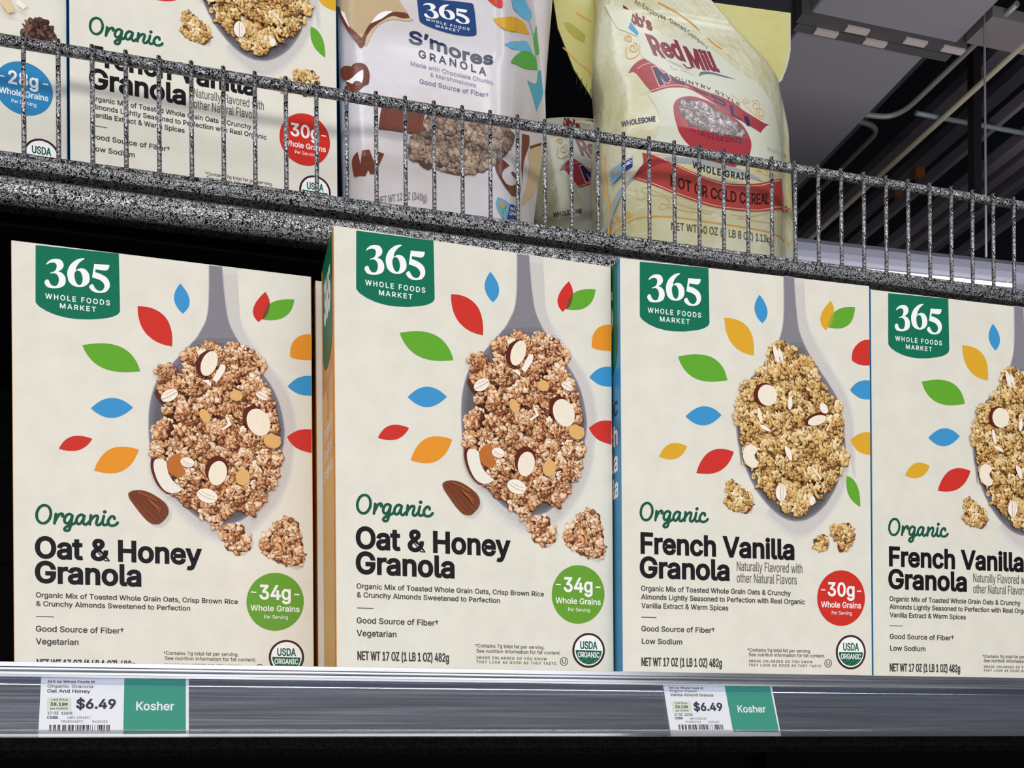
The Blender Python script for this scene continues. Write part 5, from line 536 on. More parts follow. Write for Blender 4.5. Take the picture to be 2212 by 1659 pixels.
# ------------------------------------------------------------------ colour and material helpers
def lin(c):
    return tuple(((v / 255) / 12.92 if v / 255 <= .04045 else ((v / 255 + .055) / 1.055) ** 2.4) for v in c)
INK = dict(spoonrim=(170, 166, 182), logo=(18, 112, 84), white=(247, 246, 248), white2=(240, 234, 224), blue=(62, 148, 205), red=(206, 52, 44), green=(98, 168, 48),
    orange=(232, 148, 42), yel=(222, 168, 46), lens=(122, 74, 52), lens2=(160, 165, 60), sh1=(205, 200, 196), spoon=(134, 131, 140), bowl=(100, 97, 104),
    rim=(96, 36, 24), cream=(244, 233, 214), honey=(226, 178, 112), honeyd=(190, 112, 50), flake=(248, 238, 226), crease=(186, 150, 118), almond=(124, 66, 40),
    almondd=(92, 44, 26), almondl=(158, 94, 56), script=(22, 86, 64), ink=(20, 19, 24), ink2=(66, 61, 62), ink3=(104, 100, 98), brown=(62, 28, 32),
    seal=(14, 94, 66), seall=(96, 160, 120), badge=(104, 160, 50), badger=(206, 48, 36), badgeb=(46, 132, 186),
    tan=(196, 172, 136), tan2=(208, 184, 150), choc=(112, 58, 44), choc2=(84, 42, 32), navy=(34, 66, 122), navy2=(44, 52, 86), lil=(140, 138, 172), lil2=(116, 116, 160),
    cyan=(104, 184, 226), cyan2=(168, 206, 226), teal=(80, 166, 186), green2=(84, 168, 72), gray=(140, 134, 132), gmo1=(122, 166, 196), gmo2=(34, 56, 126),
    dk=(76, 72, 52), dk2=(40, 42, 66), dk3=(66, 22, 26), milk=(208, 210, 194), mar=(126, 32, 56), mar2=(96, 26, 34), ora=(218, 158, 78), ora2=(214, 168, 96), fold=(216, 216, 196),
    gray2=(104, 104, 124), ban=(160, 62, 68), ban2=(170, 68, 60), band=(140, 46, 52), pink=(236, 168, 168), navy3=(40, 40, 86), bowlr=(164, 56, 66), rib=(150, 160, 164),
    lgreen=(70, 158, 136), lunit=(226, 233, 212), lk=(62, 60, 78), lk2=(112, 106, 108), orange2=(216, 150, 70), pale=(226, 204, 160), cook=(58, 42, 40))
PAL = dict(a=[(70, 36, 24), (166, 100, 62), (216, 164, 118), (240, 214, 182), (252, 242, 228)],
    b=[(78, 50, 26), (184, 134, 74), (220, 180, 116), (238, 214, 162), (250, 238, 206)],
    m=[(80, 70, 74), (116, 96, 92), (150, 132, 132), (186, 174, 182), (226, 224, 234)],
    s=[(72, 60, 58), (122, 100, 88), (152, 126, 108), (174, 150, 128), (196, 176, 152)],
    c=[(40, 26, 24), (70, 46, 42), (96, 64, 54), (120, 88, 74), (150, 120, 104)])

def new_mat(name):
    m = bpy.data.materials.new(name); m.use_nodes = True
    return m, m.node_tree.nodes, m.node_tree.links, m.node_tree.nodes['Principled BSDF']
def plain(name, rgb, rough=.5, metal=0, spec=.5):
    m, n, l, b = new_mat(name)
    b.inputs['Base Color'].default_value = (*lin(rgb), 1); b.inputs['Roughness'].default_value = rough
    b.inputs['Metallic'].default_value = metal; b.inputs['Specular IOR Level'].default_value = spec
    return m
def noise(n, l, scale, detail=2, dist=0, vec=None, rough=.5):
    t = n.new('ShaderNodeTexNoise'); t.inputs['Scale'].default_value = scale; t.inputs['Detail'].default_value = detail
    t.inputs['Distortion'].default_value = dist; t.inputs['Roughness'].default_value = rough
    if vec is None:
        vec = n.new('ShaderNodeTexCoord').outputs['Object']
    l.new(vec, t.inputs['Vector'])
    return t
def ramp(n, l, src, stops):
    r = n.new('ShaderNodeValToRGB'); e = r.color_ramp.elements
    while len(e) < len(stops): e.new(.5)
    for k, (p, c) in enumerate(stops):
        e[k].position = p; e[k].color = (*c, 1)
    l.new(src, r.inputs[0])
    return r
def bump(n, l, b, src, strength, dist):
    q = n.new('ShaderNodeBump'); q.inputs['Strength'].default_value = strength; q.inputs['Distance'].default_value = dist
    l.new(src, q.inputs['Height']); l.new(q.outputs[0], b.inputs['Normal'])

def card_mat(name, rgb):
    m, n, l, b = new_mat(name)
    t = noise(n, l, 60, 4)
    r = ramp(n, l, t.outputs[0], [(.3, lin([v * .965 for v in rgb])), (.7, lin(rgb))]); l.new(r.outputs[0], b.inputs['Base Color'])
    b.inputs['Roughness'].default_value = .42; b.inputs['Specular IOR Level'].default_value = .45
    f = noise(n, l, 420, 3); bump(n, l, b, f.outputs[0], .12, .0006)
    return m
M_CARD = card_mat('cream_card', (230, 226, 214))
M_ORANGE = card_mat('orange_card', (226, 150, 62))
M_BLUE = card_mat('blue_card', (58, 142, 192))
def ink_mat(name, rough, coat, bumpy=0, grain=0):
    m, n, l, b = new_mat(name)
    a = n.new('ShaderNodeAttribute'); a.attribute_name = 'ink'
    l.new(a.outputs['Color'], b.inputs['Base Color'])
    if grain:
        t = noise(n, l, 900, 4, .5); g = ramp(n, l, t.outputs[0], [(.3, (1 - grain,) * 3), (.7, (1 + grain * .6,) * 3)])
        x = n.new('ShaderNodeMix'); x.data_type = 'RGBA'; x.blend_type = 'MULTIPLY'; x.inputs[0].default_value = 1
        l.new(a.outputs['Color'], x.inputs[6]); l.new(g.outputs[0], x.inputs[7]); l.new(x.outputs[2], b.inputs['Base Color'])
    b.inputs['Roughness'].default_value = rough; b.inputs['Specular IOR Level'].default_value = .12
    b.inputs['Coat Weight'].default_value = coat; b.inputs['Coat Roughness'].default_value = .12
    if bumpy:
        f = noise(n, l, 28, 3, .6); bump(n, l, b, f.outputs[0], bumpy, .004)
    return m
M_INK = ink_mat('printed_ink', .42, 0)
M_PICT = ink_mat('printed_picture', .42, 0, 0, .09)
M_FILMINK = ink_mat('film_ink', .34, .35, .25)
def film_mat(name, c1, c2, bstr):
    m, n, l, b = new_mat(name)
    t = noise(n, l, 16, 3, .3); r = ramp(n, l, t.outputs[0], [(.36, lin(c1)), (.62, lin(c2))]); l.new(r.outputs[0], b.inputs['Base Color'])
    b.inputs['Roughness'].default_value = .32; b.inputs['Coat Weight'].default_value = .4; b.inputs['Coat Roughness'].default_value = .1
    f = noise(n, l, 28, 3, .6); bump(n, l, b, f.outputs[0], bstr, .004)
    return m
M_POUCH = film_mat('white_pouch_film', (206, 198, 198), (216, 212, 220), .3)
def lumpy(m):
    n, l, b = m.node_tree.nodes, m.node_tree.links, m.node_tree.nodes['Principled BSDF']
    f = noise(n, l, 95, 2, .4); g = noise(n, l, 26, 3, .6); mx = n.new('ShaderNodeMath'); mx.operation = 'ADD'; l.new(f.outputs[0], mx.inputs[0]); l.new(g.outputs[0], mx.inputs[1])
    bump(n, l, b, mx.outputs[0], .45, .003)
    return m
M_YELLOW = film_mat('yellow_bag_film', (192, 186, 140), (208, 207, 182), .4)
lumpy(M_YELLOW)
M_FLAP = film_mat('yellow_flap_film', (196, 190, 116), (204, 199, 130), .2)
def hammer_mat(name, dark, light, scale):
    m, n, l, b = new_mat(name)
    t = noise(n, l, scale, 2.5, 1.4, rough=.55)
    r = ramp(n, l, t.outputs[0], [(.438, lin(dark)), (.478, lin(light)), (.522, lin(light)), (.562, lin(dark))]); l.new(r.outputs[0], b.inputs['Base Color'])
    g = ramp(n, l, t.outputs[0], [(.438, (0, 0, 0)), (.478, (.75, .75, .75)), (.522, (.75, .75, .75)), (.562, (0, 0, 0))]); l.new(g.outputs[0], b.inputs['Metallic'])
    b.inputs['Roughness'].default_value = .38
    bump(n, l, b, t.outputs[0], .5, .0012)
    return m
M_HAMMER = hammer_mat('silver_vein_paint', (3, 3, 5), (194, 194, 198), 470)
M_WIRE = hammer_mat('silver_vein_wire', (3, 3, 5), (226, 226, 232), 560)
for _m in (M_HAMMER, M_WIRE): _m.node_tree.nodes['Principled BSDF'].inputs['Specular IOR Level'].default_value = .15
M_DARKVEIN = hammer_mat('dark_vein_paint', (3, 3, 4), (22, 20, 19), 420)
for _s, _v in (('Specular IOR Level', .06), ('Roughness', .7)): M_DARKVEIN.node_tree.nodes['Principled BSDF'].inputs[_s].default_value = _v
M_DARKVEIN.node_tree.nodes['Bump'].inputs['Strength'].default_value = .15
for _l in list(M_DARKVEIN.node_tree.nodes['Principled BSDF'].inputs['Metallic'].links): M_DARKVEIN.node_tree.links.remove(_l)
M_BLACKPANEL = plain('black_panel', (7, 7, 9), .8, 0, .05)
def alu_mat():
    m, n, l, b = new_mat('brushed_aluminium')
    tc = n.new('ShaderNodeTexCoord'); mp = n.new('ShaderNodeMapping'); mp.inputs['Scale'].default_value = (6, 500, 500)
    l.new(tc.outputs['Object'], mp.inputs['Vector'])
    t = noise(n, l, 1.6, 3, 0, mp.outputs[0])
    r = ramp(n, l, t.outputs[0], [(.3, (.46, .47, .50)), (.7, (.60, .62, .66))]); l.new(r.outputs[0], b.inputs['Base Color'])
    b.inputs['Metallic'].default_value = .95
    q = ramp(n, l, t.outputs[0], [(.3, (.17, .17, .17)), (.7, (.25, .25, .25))]); l.new(q.outputs[0], b.inputs['Roughness'])
    bump(n, l, b, t.outputs[0], .08, .0004)
    return m
M_ALU = alu_mat()
def clear_mat(name, tint, fac=.045):
    m, n, l, b = new_mat(name)
    n.remove(b); out = n['Material Output']
    tr = n.new('ShaderNodeBsdfTransparent'); tr.inputs[0].default_value = (*tint, 1)
    gl = n.new('ShaderNodeBsdfGlossy'); gl.inputs['Roughness'].default_value = .08
    fr = n.new('ShaderNodeValue'); fr.outputs[0].default_value = fac
    mx = n.new('ShaderNodeMixShader'); l.new(fr.outputs[0], mx.inputs[0]); l.new(tr.outputs[0], mx.inputs[1]); l.new(gl.outputs[0], mx.inputs[2])
    l.new(mx.outputs[0], out.inputs[0])
    return m
M_CLEAR = clear_mat('clear_plastic', (.985, .99, .995))
M_EDGE = clear_mat('shiny_clear_edge', (.98, .985, .99), .30)
M_LIP = clear_mat('tinted_clear_plastic', (.88, .90, .95))
M_PAPER = plain('label_paper', (246, 246, 250), .5)
def glow(name, rgb, s):
    m, n, l, b = new_mat(name)
    b.inputs['Base Color'].default_value = (*lin(rgb), 1); b.inputs['Emission Color'].default_value = (*lin(rgb), 1); b.inputs['Emission Strength'].default_value = s
    return m

# ------------------------------------------------------------------ object helpers
def link(o, parent=None):
    COL.objects.link(o)
    if parent is not None: o.parent = parent
    return o
def tag(o, label=None, cat=None, group=None, kind=None):
    for k, v in (('label', label), ('category', cat), ('group', group), ('kind', kind)):
        if v: o[k] = v
    return o
def empty(name, loc, rz=0, label=None, cat=None, group=None):
    o = bpy.data.objects.new(name, None); o.empty_display_size = .05
    o.location = (loc[0], loc[1], loc[2] + ZE); o.rotation_euler = (0, 0, rz)
    return tag(link(o), label, cat, group)
class MB:
    """collects faces; build() links them as ONE mesh object"""
    def __init__(s): s.v = []; s.f = []; s.c = []; s.m = []; s.smooth = []
    def add(s, vs, fs, col=None, mat=0, smooth=False):
        o = len(s.v); s.v += [tuple(p) for p in vs]
        for f in fs:
            s.f.append([i + o for i in f]); s.c.append(col); s.m.append(mat); s.smooth.append(smooth)
    def box(s, a, b, mat=0):
        x0, y0, z0 = a; x1, y1, z1 = b
        s.add([(x0, y0, z0), (x1, y0, z0), (x1, y1, z0), (x0, y1, z0), (x0, y0, z1), (x1, y0, z1), (x1, y1, z1), (x0, y1, z1)],
              [(0, 3, 2, 1), (4, 5, 6, 7), (0, 1, 5, 4), (1, 2, 6, 5), (2, 3, 7, 6), (3, 0, 4, 7)], None, mat)
    def tube(s, pts, r, n=10, mat=0):
        pts = [Vector(p) for p in pts]; rings = []
        for i, p in enumerate(pts):
            t = (pts[min(i + 1, len(pts) - 1)] - pts[max(i - 1, 0)]).normalized()
            a = t.cross(Vector((0, 0, 1)) if abs(t.z) < .9 else Vector((0, 1, 0))).normalized(); b = t.cross(a)
            rings.append([p + (a * math.cos(2 * math.pi * k / n) + b * math.sin(2 * math.pi * k / n)) * r for k in range(n)])
        vs = [v for q in rings for v in q]; fs = []
        for i in range(len(pts) - 1):
            for k in range(n): fs.append((i * n + k, i * n + (k + 1) % n, (i + 1) * n + (k + 1) % n, (i + 1) * n + k))
        s.add(vs, fs, None, mat, True)
        s.add(rings[0], [tuple(range(n))[::-1]], None, mat); s.add(rings[-1], [tuple(range(n))], None, mat)
    def prism(s, prof, x0, x1, mat=0, smooth=False):
        """profile of (y, z) points run along x"""
        n = len(prof)
        vs = [(x0, y, z) for y, z in prof] + [(x1, y, z) for y, z in prof]
        s.add(vs, [(i, (i + 1) % n, n + (i + 1) % n, n + i) for i in range(n)], None, mat, smooth)
        tri = tessellate_polygon([[Vector((y, z, 0)) for y, z in prof]])
        s.add([(x0, y, z) for y, z in prof], [t for t in tri], None, mat); s.add([(x1, y, z) for y, z in prof], [t for t in tri], None, mat)
    def build(s, name, mats, parent=None, bevel=0, loc=None):
        me = bpy.data.meshes.new(name); me.from_pydata(s.v, [], s.f); me.update()
        for m in (mats if isinstance(mats, (list, tuple)) else [mats]): me.materials.append(m)
        me.polygons.foreach_set('material_index', s.m); me.polygons.foreach_set('use_smooth', s.smooth)
        if any(c is not None for c in s.c):
            at = me.color_attributes.new('ink', 'FLOAT_COLOR', 'CORNER'); buf = []
            for p in me.polygons:
                buf += list((*(s.c[p.index] or (1, 1, 1)), 1)) * p.loop_total
            at.data.foreach_set('color', buf)
        if not any(c is not None for c in s.c):
            bm = bmesh.new(); bm.from_mesh(me); bmesh.ops.remove_doubles(bm, verts=bm.verts, dist=1e-6)
            bmesh.ops.recalc_face_normals(bm, faces=bm.faces); bm.to_mesh(me); bm.free()
        o = bpy.data.objects.new(name, me); link(o, parent)
        if loc is not None:
            L = Vector(loc)
            for v in me.vertices: v.co -= L
            o.location = (L.x, L.y, L.z + ZE)
        if bevel:
            q = o.modifiers.new('bevel', 'BEVEL'); q.width = bevel; q.segments = 2; q.limit_method = 'ANGLE'
        return o
def copy_tree(o, parent=None):
    c = o.copy(); COL.objects.link(c); c.parent = parent
    for ch in o.children: copy_tree(ch, c)
    return c

# ------------------------------------------------------------------ print: flat artwork given in millimetres
def P2(s): return [tuple(float(q) for q in p.split(',')) for p in s.split()]
def smooth_line(p, k=5):
    if len(p) < 3: return p
    q = []
    for i in range(len(p) - 1):
        a, b, c, d = p[max(i - 1, 0)], p[i], p[i + 1], p[min(i + 2, len(p) - 1)]
        for j in range(k):
            t = j / k
            q.append(tuple(.5 * (2 * b[m] + (c[m] - a[m]) * t + (2 * a[m] - 5 * b[m] + 4 * c[m] - d[m]) * t * t + (3 * b[m] - a[m] - 3 * c[m] + d[m]) * t ** 3) for m in (0, 1)))
    return q + [p[-1]]
def smooth_poly(p, k=4, corner=.62):
    """rounds a closed outline but keeps its sharp corners"""
    n = len(p)
    if n < 6: return p
    sharp = []
    for i in range(n):
        a, b, c = p[i - 1], p[i], p[(i + 1) % n]
        u = Vector((b[0] - a[0], b[1] - a[1])); v = Vector((c[0] - b[0], c[1] - b[1]))
        sharp.append(u.length < 1e-6 or v.length < 1e-6 or u.normalized().dot(v.normalized()) < corner)
    q = []
    for i in range(n):
        b, c = p[i], p[(i + 1) % n]
        a = b if sharp[i] else p[i - 1]; d = c if sharp[(i + 1) % n] else p[(i + 2) % n]
        L = math.hypot(c[0] - b[0], c[1] - b[1])
        def tan(u, v, w):                                            # limited tangents so that long neighbours do not overshoot
            t = Vector(((v[0] - u[0]) / 2, (v[1] - u[1]) / 2)); return t * min(1, 1.2 * w / max(t.length, 1e-9))
        t0 = Vector((0, 0)) if sharp[i] else tan(a, c, L); t1 = Vector((0, 0)) if sharp[(i + 1) % n] else tan(b, d, L)
        if sharp[i] and not sharp[(i + 1) % n]: t0 = Vector((c[0] - b[0], c[1] - b[1])) * 1.5 - t1 * .5
        elif sharp[(i + 1) % n] and not sharp[i]: t1 = Vector((c[0] - b[0], c[1] - b[1])) * 1.5 - t0 * .5
        elif sharp[i]: q.append(b); continue
        for j in range(k):
            t = j / k; h0 = 2 * t ** 3 - 3 * t * t + 1; h1 = t ** 3 - 2 * t * t + t; h2 = -2 * t ** 3 + 3 * t * t; h3 = t ** 3 - t * t
            q.append((h0 * b[0] + h1 * t0.x + h2 * c[0] + h3 * t1.x, h0 * b[1] + h1 * t0.y + h2 * c[1] + h3 * t1.y))
    return q
_G = {}
def glyph(ch, bold, asp):
    key = (ch, round(bold, 4), round(asp, 2))
    if key in _G: return _G[key]
    adv, sp = GLYPHS[ch]
    cont = []
    for s in sp:
        p = [(x / 1000 * asp, y / 1000) for x, y in P2(s)]
        cont.append([q for i, q in enumerate(p) if abs(q[0] - p[i - 1][0]) + abs(q[1] - p[i - 1][1]) > 1e-5])
    area2 = lambda c: sum(c[i - 1][0] * c[i][1] - c[i][0] * c[i - 1][1] for i in range(len(c)))
    def within(p, c):
        r = False
        for i in range(len(c)):
            (ax, ay), (bx, by) = c[i - 1], c[i]
            if (ay > p[1]) != (by > p[1]) and p[0] < (bx - ax) * (p[1] - ay) / (by - ay) + ax: r = not r
        return r
    outer = [c for c in cont if area2(c) < 0]; holes = [c for c in cont if area2(c) >= 0]
    pts = []; grp_tris = []
    for ci, c in enumerate(outer):
        grp = [c] + [h for h in holes if within(h[0], c)]; o = len(pts)
        pts += [p for q in grp for p in q]
        grp_tris.append((.004 * ci, [tuple(i + o for i in t) for t in tessellate_polygon([[Vector((x, y, 0)) for x, y in q] for q in grp])]))
    if bold > 1e-5:                                                  # heavier weights: a rim of quads outside every contour
        for c in cont:
            q = []
            for p in c:                                              # drop kinks smaller than the rim
                if not q or math.hypot(p[0] - q[-1][0], p[1] - q[-1][1]) > .006: q.append(p)
            n = len(q); nor = []; rim = ([], [], [])
            for i in range(n):
                dx, dy = q[(i + 1) % n][0] - q[i][0], q[(i + 1) % n][1] - q[i][1]; h = math.hypot(dx, dy) or 1
                nor.append((-dy / h, dx / h))
            for i in range(n):
                a, d, (nx, ny), (mx, my) = q[i], q[(i + 1) % n], nor[i], nor[i - 1]; o = len(pts)
                pts += [a, d, (d[0] + nx * bold, d[1] + ny * bold), (a[0] + nx * bold, a[1] + ny * bold)]
                tri = rim[i % 2]; tri += [(o, o + 1, o + 2), (o, o + 2, o + 3)]
                if mx * ny - my * nx < -1e-4:                        # outer corner: fill the gap with a mitre
                    sx, sy = nx + mx, ny + my; h = math.hypot(sx, sy) or 1; k = min(1 / max(h / 2, .5), 1.6); o = len(pts)
                    pts += [a, (a[0] + mx * bold, a[1] + my * bold), (a[0] + sx / h * bold * k, a[1] + sy / h * bold * k), (a[0] + nx * bold, a[1] + ny * bold)]
                    tri = rim[2]; tri += [(o, o + 1, o + 2), (o, o + 2, o + 3)]
            for k in range(3): grp_tris.append((-.004 - .003 * k, rim[k]))
    xs = [p[0] for p in pts] or [0]
    _G[key] = (adv / 1000 * asp, pts, grp_tris, min(xs), max(xs))
    return _G[key]
EM = .509
def layout(txt, width, cap, bold, sp):
    """x positions along the baseline and the glyph aspect that make txt exactly `width` wide"""
    sy = cap / EM
    def nat(asp):
        x = 0; pos = []; hi = 0; lo = None
        for ch in txt:
            if ch == ' ': x += .20 * asp + sp * asp; continue
            a, p, t, mn, mx = glyph(ch, bold, asp)
            if lo is None: lo = mn
            pos.append((ch, x - 0)); hi = x + mx; x += a + sp * asp
        return pos, lo or 0, hi
    asp = 1.0
    for _ in range(4):
        pos, lo, hi = nat(asp); asp = max(.2, asp * (width / sy) / max(hi - lo, 1e-6))
    pos, lo, hi = nat(asp)
    return sy, asp, [(c, x - lo) for c, x in pos]
class Art:
    """draws artwork items; place(x, y, lift_mm) turns artwork millimetres into a local point; up=1 when y grows upwards"""
    def __init__(s, place, step=.06, up=-1, maxlen=None): s.mb = MB(); s.place = place; s.step = step; s.up = up; s.maxlen = maxlen
    def tris(s, pts, tri, col, lift):
        if s.maxlen:
            P = list(pts); todo = list(tri); out = []
            while todo:
                t = todo.pop(); e = [((P[t[i]][0] - P[t[(i + 1) % 3]][0]) ** 2 + (P[t[i]][1] - P[t[(i + 1) % 3]][1]) ** 2, i) for i in range(3)]
                L, i = max(e)
                if L > s.maxlen ** 2:
                    a, b, c = t[i], t[(i + 1) % 3], t[(i + 2) % 3]; m = len(P); P.append(((P[a][0] + P[b][0]) / 2, (P[a][1] + P[b][1]) / 2))
                    todo += [(a, m, c), (m, b, c)]
                else: out.append(t)
            pts, tri = P, out
        s.mb.add([s.place(x, y, lift) for x, y in pts], tri, lin(col) if max(col) > 1 else col)
    def poly(s, pts, col, lift, hole=None):
        if hole:
            tri = tessellate_polygon([[Vector((x, y, 0)) for x, y in pts], [Vector((x, y, 0)) for x, y in hole]]); pts = list(pts) + list(hole)
        elif len(pts) == 3: tri = [(0, 1, 2)]
        else: tri = tessellate_polygon([[Vector((x, y, 0)) for x, y in pts]])
        s.tris(pts, [tuple(t) for t in tri], col, lift)
    def stroke(s, p, w, col, lift, closed=False):
        if closed: p = p + [p[0]]
        q = p if closed else smooth_line(p); h = w / 2 if w > .0 else .5
        L = []; R = []
        for i in range(len(q)):
            a, b = q[max(i - 1, 0)], q[min(i + 1, len(q) - 1)]
            if closed and i in (0, len(q) - 1): a, b = q[-2], q[1]
            d = Vector((b[0] - a[0], b[1] - a[1]))
            d = d.normalized() if d.length > 1e-9 else Vector((1, 0))
            L.append((q[i][0] - d.y * h, q[i][1] + d.x * h)); R.append((q[i][0] + d.y * h, q[i][1] - d.x * h))
        n = len(q); pts = L + R; tri = []
        for i in range(n - 1): tri += [(i, i + 1, n + i + 1), (i, n + i + 1, n + i)]
        s.tris(pts, tri, col, lift)
        if not closed and w > .3:
            for c, p0 in ((q[0], q[1]), (q[-1], q[-2])):             # half-round ends
                a0 = math.atan2(c[1] - p0[1], c[0] - p0[0]) - math.pi / 2
                cp = [(c[0] + h * math.cos(a0 + k * math.pi / 6), c[1] + h * math.sin(a0 + k * math.pi / 6)) for k in range(7)]
                s.tris(cp, [(0, k, k + 1) for k in range(1, 6)], col, lift)
    def text(s, txt, x0, x1, yb, cap, bold, sp, col, lift):
        sy, asp, pos = layout(txt, x1 - x0, cap, bold, sp)
        for ch, x in pos:
            a, p, t, mn, mx = glyph(ch, bold, asp)
            P = [(x0 + (x + px) * sy, yb + s.up * py * sy) for px, py in p]
            for dl, tr in t: s.tris(P, tr, col, lift + dl)
    def path_text(s, txt, path, cap, bold, sp, col, lift, lean=0):
        q = smooth_line(path, 8); acc = [0]
        for i in range(1, len(q)): acc.append(acc[-1] + math.hypot(q[i][0] - q[i - 1][0], q[i][1] - q[i - 1][1]))
        sy, asp, pos = layout(txt, acc[-1], cap, bold, sp)
        def at(d):
            d = min(max(d, 0), acc[-1]); i = 1
            while i < len(q) - 1 and acc[i] < d: i += 1
            t = (d - acc[i - 1]) / max(acc[i] - acc[i - 1], 1e-9)
            dx, dy = q[i][0] - q[i - 1][0], q[i][1] - q[i - 1][1]; L = math.hypot(dx, dy) or 1
            return q[i - 1][0] + dx * t, q[i - 1][1] + dy * t, dx / L, dy / L
        for ch, x in pos:
            a, p, t, mn, mx = glyph(ch, bold, asp); m = (mn + mx) / 2
            X, Y, dx, dy = at((x + m) * sy)
            # letters stand on the curved line, uprights kept near vertical as on the packs
            P = [(X + (px + lean * (py - .25) - m) * sy * dx, Y + (px + lean * (py - .25) - m) * sy * dy + s.up * py * sy) for px, py in p]
            for dl, tr in t: s.tris(P, tr, col, lift + dl)
    def blob(s, rnd, cx, cy, rx, ry, rot, col, lift, n=7, jit=.22):
        p = []
        for k in range(n):
            a = 2 * math.pi * k / n; j = 1 + rnd.uniform(-jit, jit); x, y = rx * j * math.cos(a), ry * j * math.sin(a)
            p.append((cx + x * math.cos(rot) - y * math.sin(rot), cy + x * math.sin(rot) + y * math.cos(rot)))
        s.mb.add([s.place(x, y, lift) for x, y in p], [tuple(range(n))], lin(col))
    def granola(s, poly, kind, lift, seed, R=(4.0, 8.5), fl=1.2):
        win = kind in 'ms'
        if win: fl = 1.9; poly = smooth_poly(poly)
        pal = PAL[kind]; rnd = random.Random(seed)
        xs = [p[0] for p in poly]; ys = [p[1] for p in poly]
        def inside(x, y):
            c = False
            for i in range(len(poly)):
                (a, b), (d, e) = poly[i - 1], poly[i]
                if (b > y) != (e > y) and x < (d - a) * (y - b) / (e - b) + a: c = not c
            return c
        mx_, my_ = sum(xs) / len(xs), sum(ys) / len(ys)
        sh_ = (1, 1) if win else (.92, .95)
        s.poly([(mx_ + (x - mx_) * sh_[0], my_ + (y - my_) * sh_[1]) for x, y in poly], tuple((pal[0][i] + pal[1][i]) / 2 for i in range(3)) if win else pal[0], lift)
        cs = []
        for _ in range(4000):
            x, y = rnd.uniform(min(xs), max(xs)), rnd.uniform(min(ys), max(ys))
            if not inside(x, y): continue
            r = rnd.uniform(*R)
            if all(math.hypot(x - a, y - b) > (r + c) * .55 for a, b, c in cs): cs.append((x, y, r))
        rnd.shuffle(cs)
        k = 0; st = 4.5e-4
        mixc = lambda a, b, t: tuple(a[i] + (b[i] - a[i]) * t for i in range(3))
        def shade(t):
            t = min(max(t, 0), .999) * 4; i = int(t); return mixc(pal[i], pal[min(i + 1, 4)], t - i)
        for x, y, r in cs:
            tint = rnd.uniform(-.15, .12); fc = fl * rnd.uniform(.62, 1.2); warm = max(0, rnd.uniform(-.25, .34)) if kind in 'ab' else 0
            wc = (214, 134, 72) if kind == 'a' else (216, 160, 84)
            hue = lambda q: mixc(q, wc, warm * .8)
            if inside(mx_ + (x - mx_) * 1.12, my_ + (y - my_) * 1.12): s.blob(rnd, x + .4, y - s.up * .6, r * .80, r * .80, 0, mixc(pal[0], pal[1], .2), lift + .01 + k * st, 10); k += 1
            for _ in range(int(8 + r * r * .80 / fc ** 2)):
                a, q = rnd.uniform(0, 6.283), r * math.sqrt(rnd.random()) * .92
                fx, fy = x + q * math.cos(a), y + q * math.sin(a)
                g_ = 1.08 if win else .985
                if not inside(mx_ + (fx - mx_) * g_, my_ + (fy - my_) * g_): continue
                up = (-math.cos(a) * .45 + s.up * math.sin(a) * .9) * q / r
                b = .52 + .26 * up + rnd.uniform(-.22, .22) + tint
                rx, ry, ro = rnd.uniform(.8, 2.3) * fc, rnd.uniform(.6, 1.35) * fc, rnd.uniform(0, 3.14)
                L = lift + .01 + k * st
                s.blob(rnd, fx + .14, fy - s.up * .22, rx * 1.12, ry * 1.16, ro, shade(b - .38), L)
                s.blob(rnd, fx, fy, rx, ry, ro, hue(shade(b)), L + st * .33)
                s.blob(rnd, fx - .2, fy + s.up * .26, rx * .58, ry * .52, ro, hue(shade(b + .17)), L + st * .66, 6)
                k += 1
        return lift + .01 + k * st
    def draw(s, items, base=.1):
        top = 0
        for i, it in enumerate(items):
            k, col, lay = it[0], it[1], it[2]
            lift = base + s.step * lay + .0016 * (i % 12)
            if lay >= 6: lift = max(lift, top + s.step * (lay - 5))
            if k == 'P':
                p = smooth_poly(P2(it[3]))
                if col == 'sh1':                                     # the printed shadow fades out in three tones
                    cx = sum(q[0] for q in p) / len(p); cy = sum(q[1] for q in p) / len(p)
                    for j, (sc, t) in enumerate(((1.03, .35), (1.0, .7), (.965, 1.0))):
                        s.poly([(min(cx + (x - cx) * sc, 189.5), max(cy + (y - cy) * sc, .4)) for x, y in p], tuple(230 + (v - 226) * t - 2 for v in INK[col]), lift - .03 + j * .012)
                else: s.poly(p, INK[col], lift)
                if col == 'spoon': s.stroke(p, .55, INK['spoonrim'], lift + .02, True)
            elif k == 'H': s.poly(smooth_poly(P2(it[3])), INK[col], lift, smooth_poly(P2(it[4])))
            elif k == 'S': s.stroke(P2(it[4]), it[3], INK[col], lift, bool(it[5]) if len(it) > 5 else False)
            elif k == 'T': s.text(it[3], it[4], it[5], it[6], it[7], it[8], it[9], INK[col], lift)
            elif k == 'X': s.path_text(it[3], P2(it[4]), it[5], it[6], it[7], INK[col], lift, it[8] if len(it) > 8 else 0)
            elif k == 'BOWL':
                p = smooth_poly(P2(it[3])); cx = sum(q[0] for q in p) / len(p); cy = sum(q[1] for q in p) / len(p)
                for j, (sc, t) in enumerate(((.985, .3), (.955, .65), (.915, 1.0))):
                    s.poly([(cx + (x - cx) * sc, cy - s.up * 1.2 * j + (y - cy) * sc) for x, y in p], tuple(u + (v - u) * t for u, v in zip(INK['spoon'], INK[col])), lift + .012 * j)
            elif k == 'GRAN':
                top = max(top, s.granola(P2(it[3]), col, lift, 7 + i))
            elif k == 'GRANB':
                p = P2(it[3])
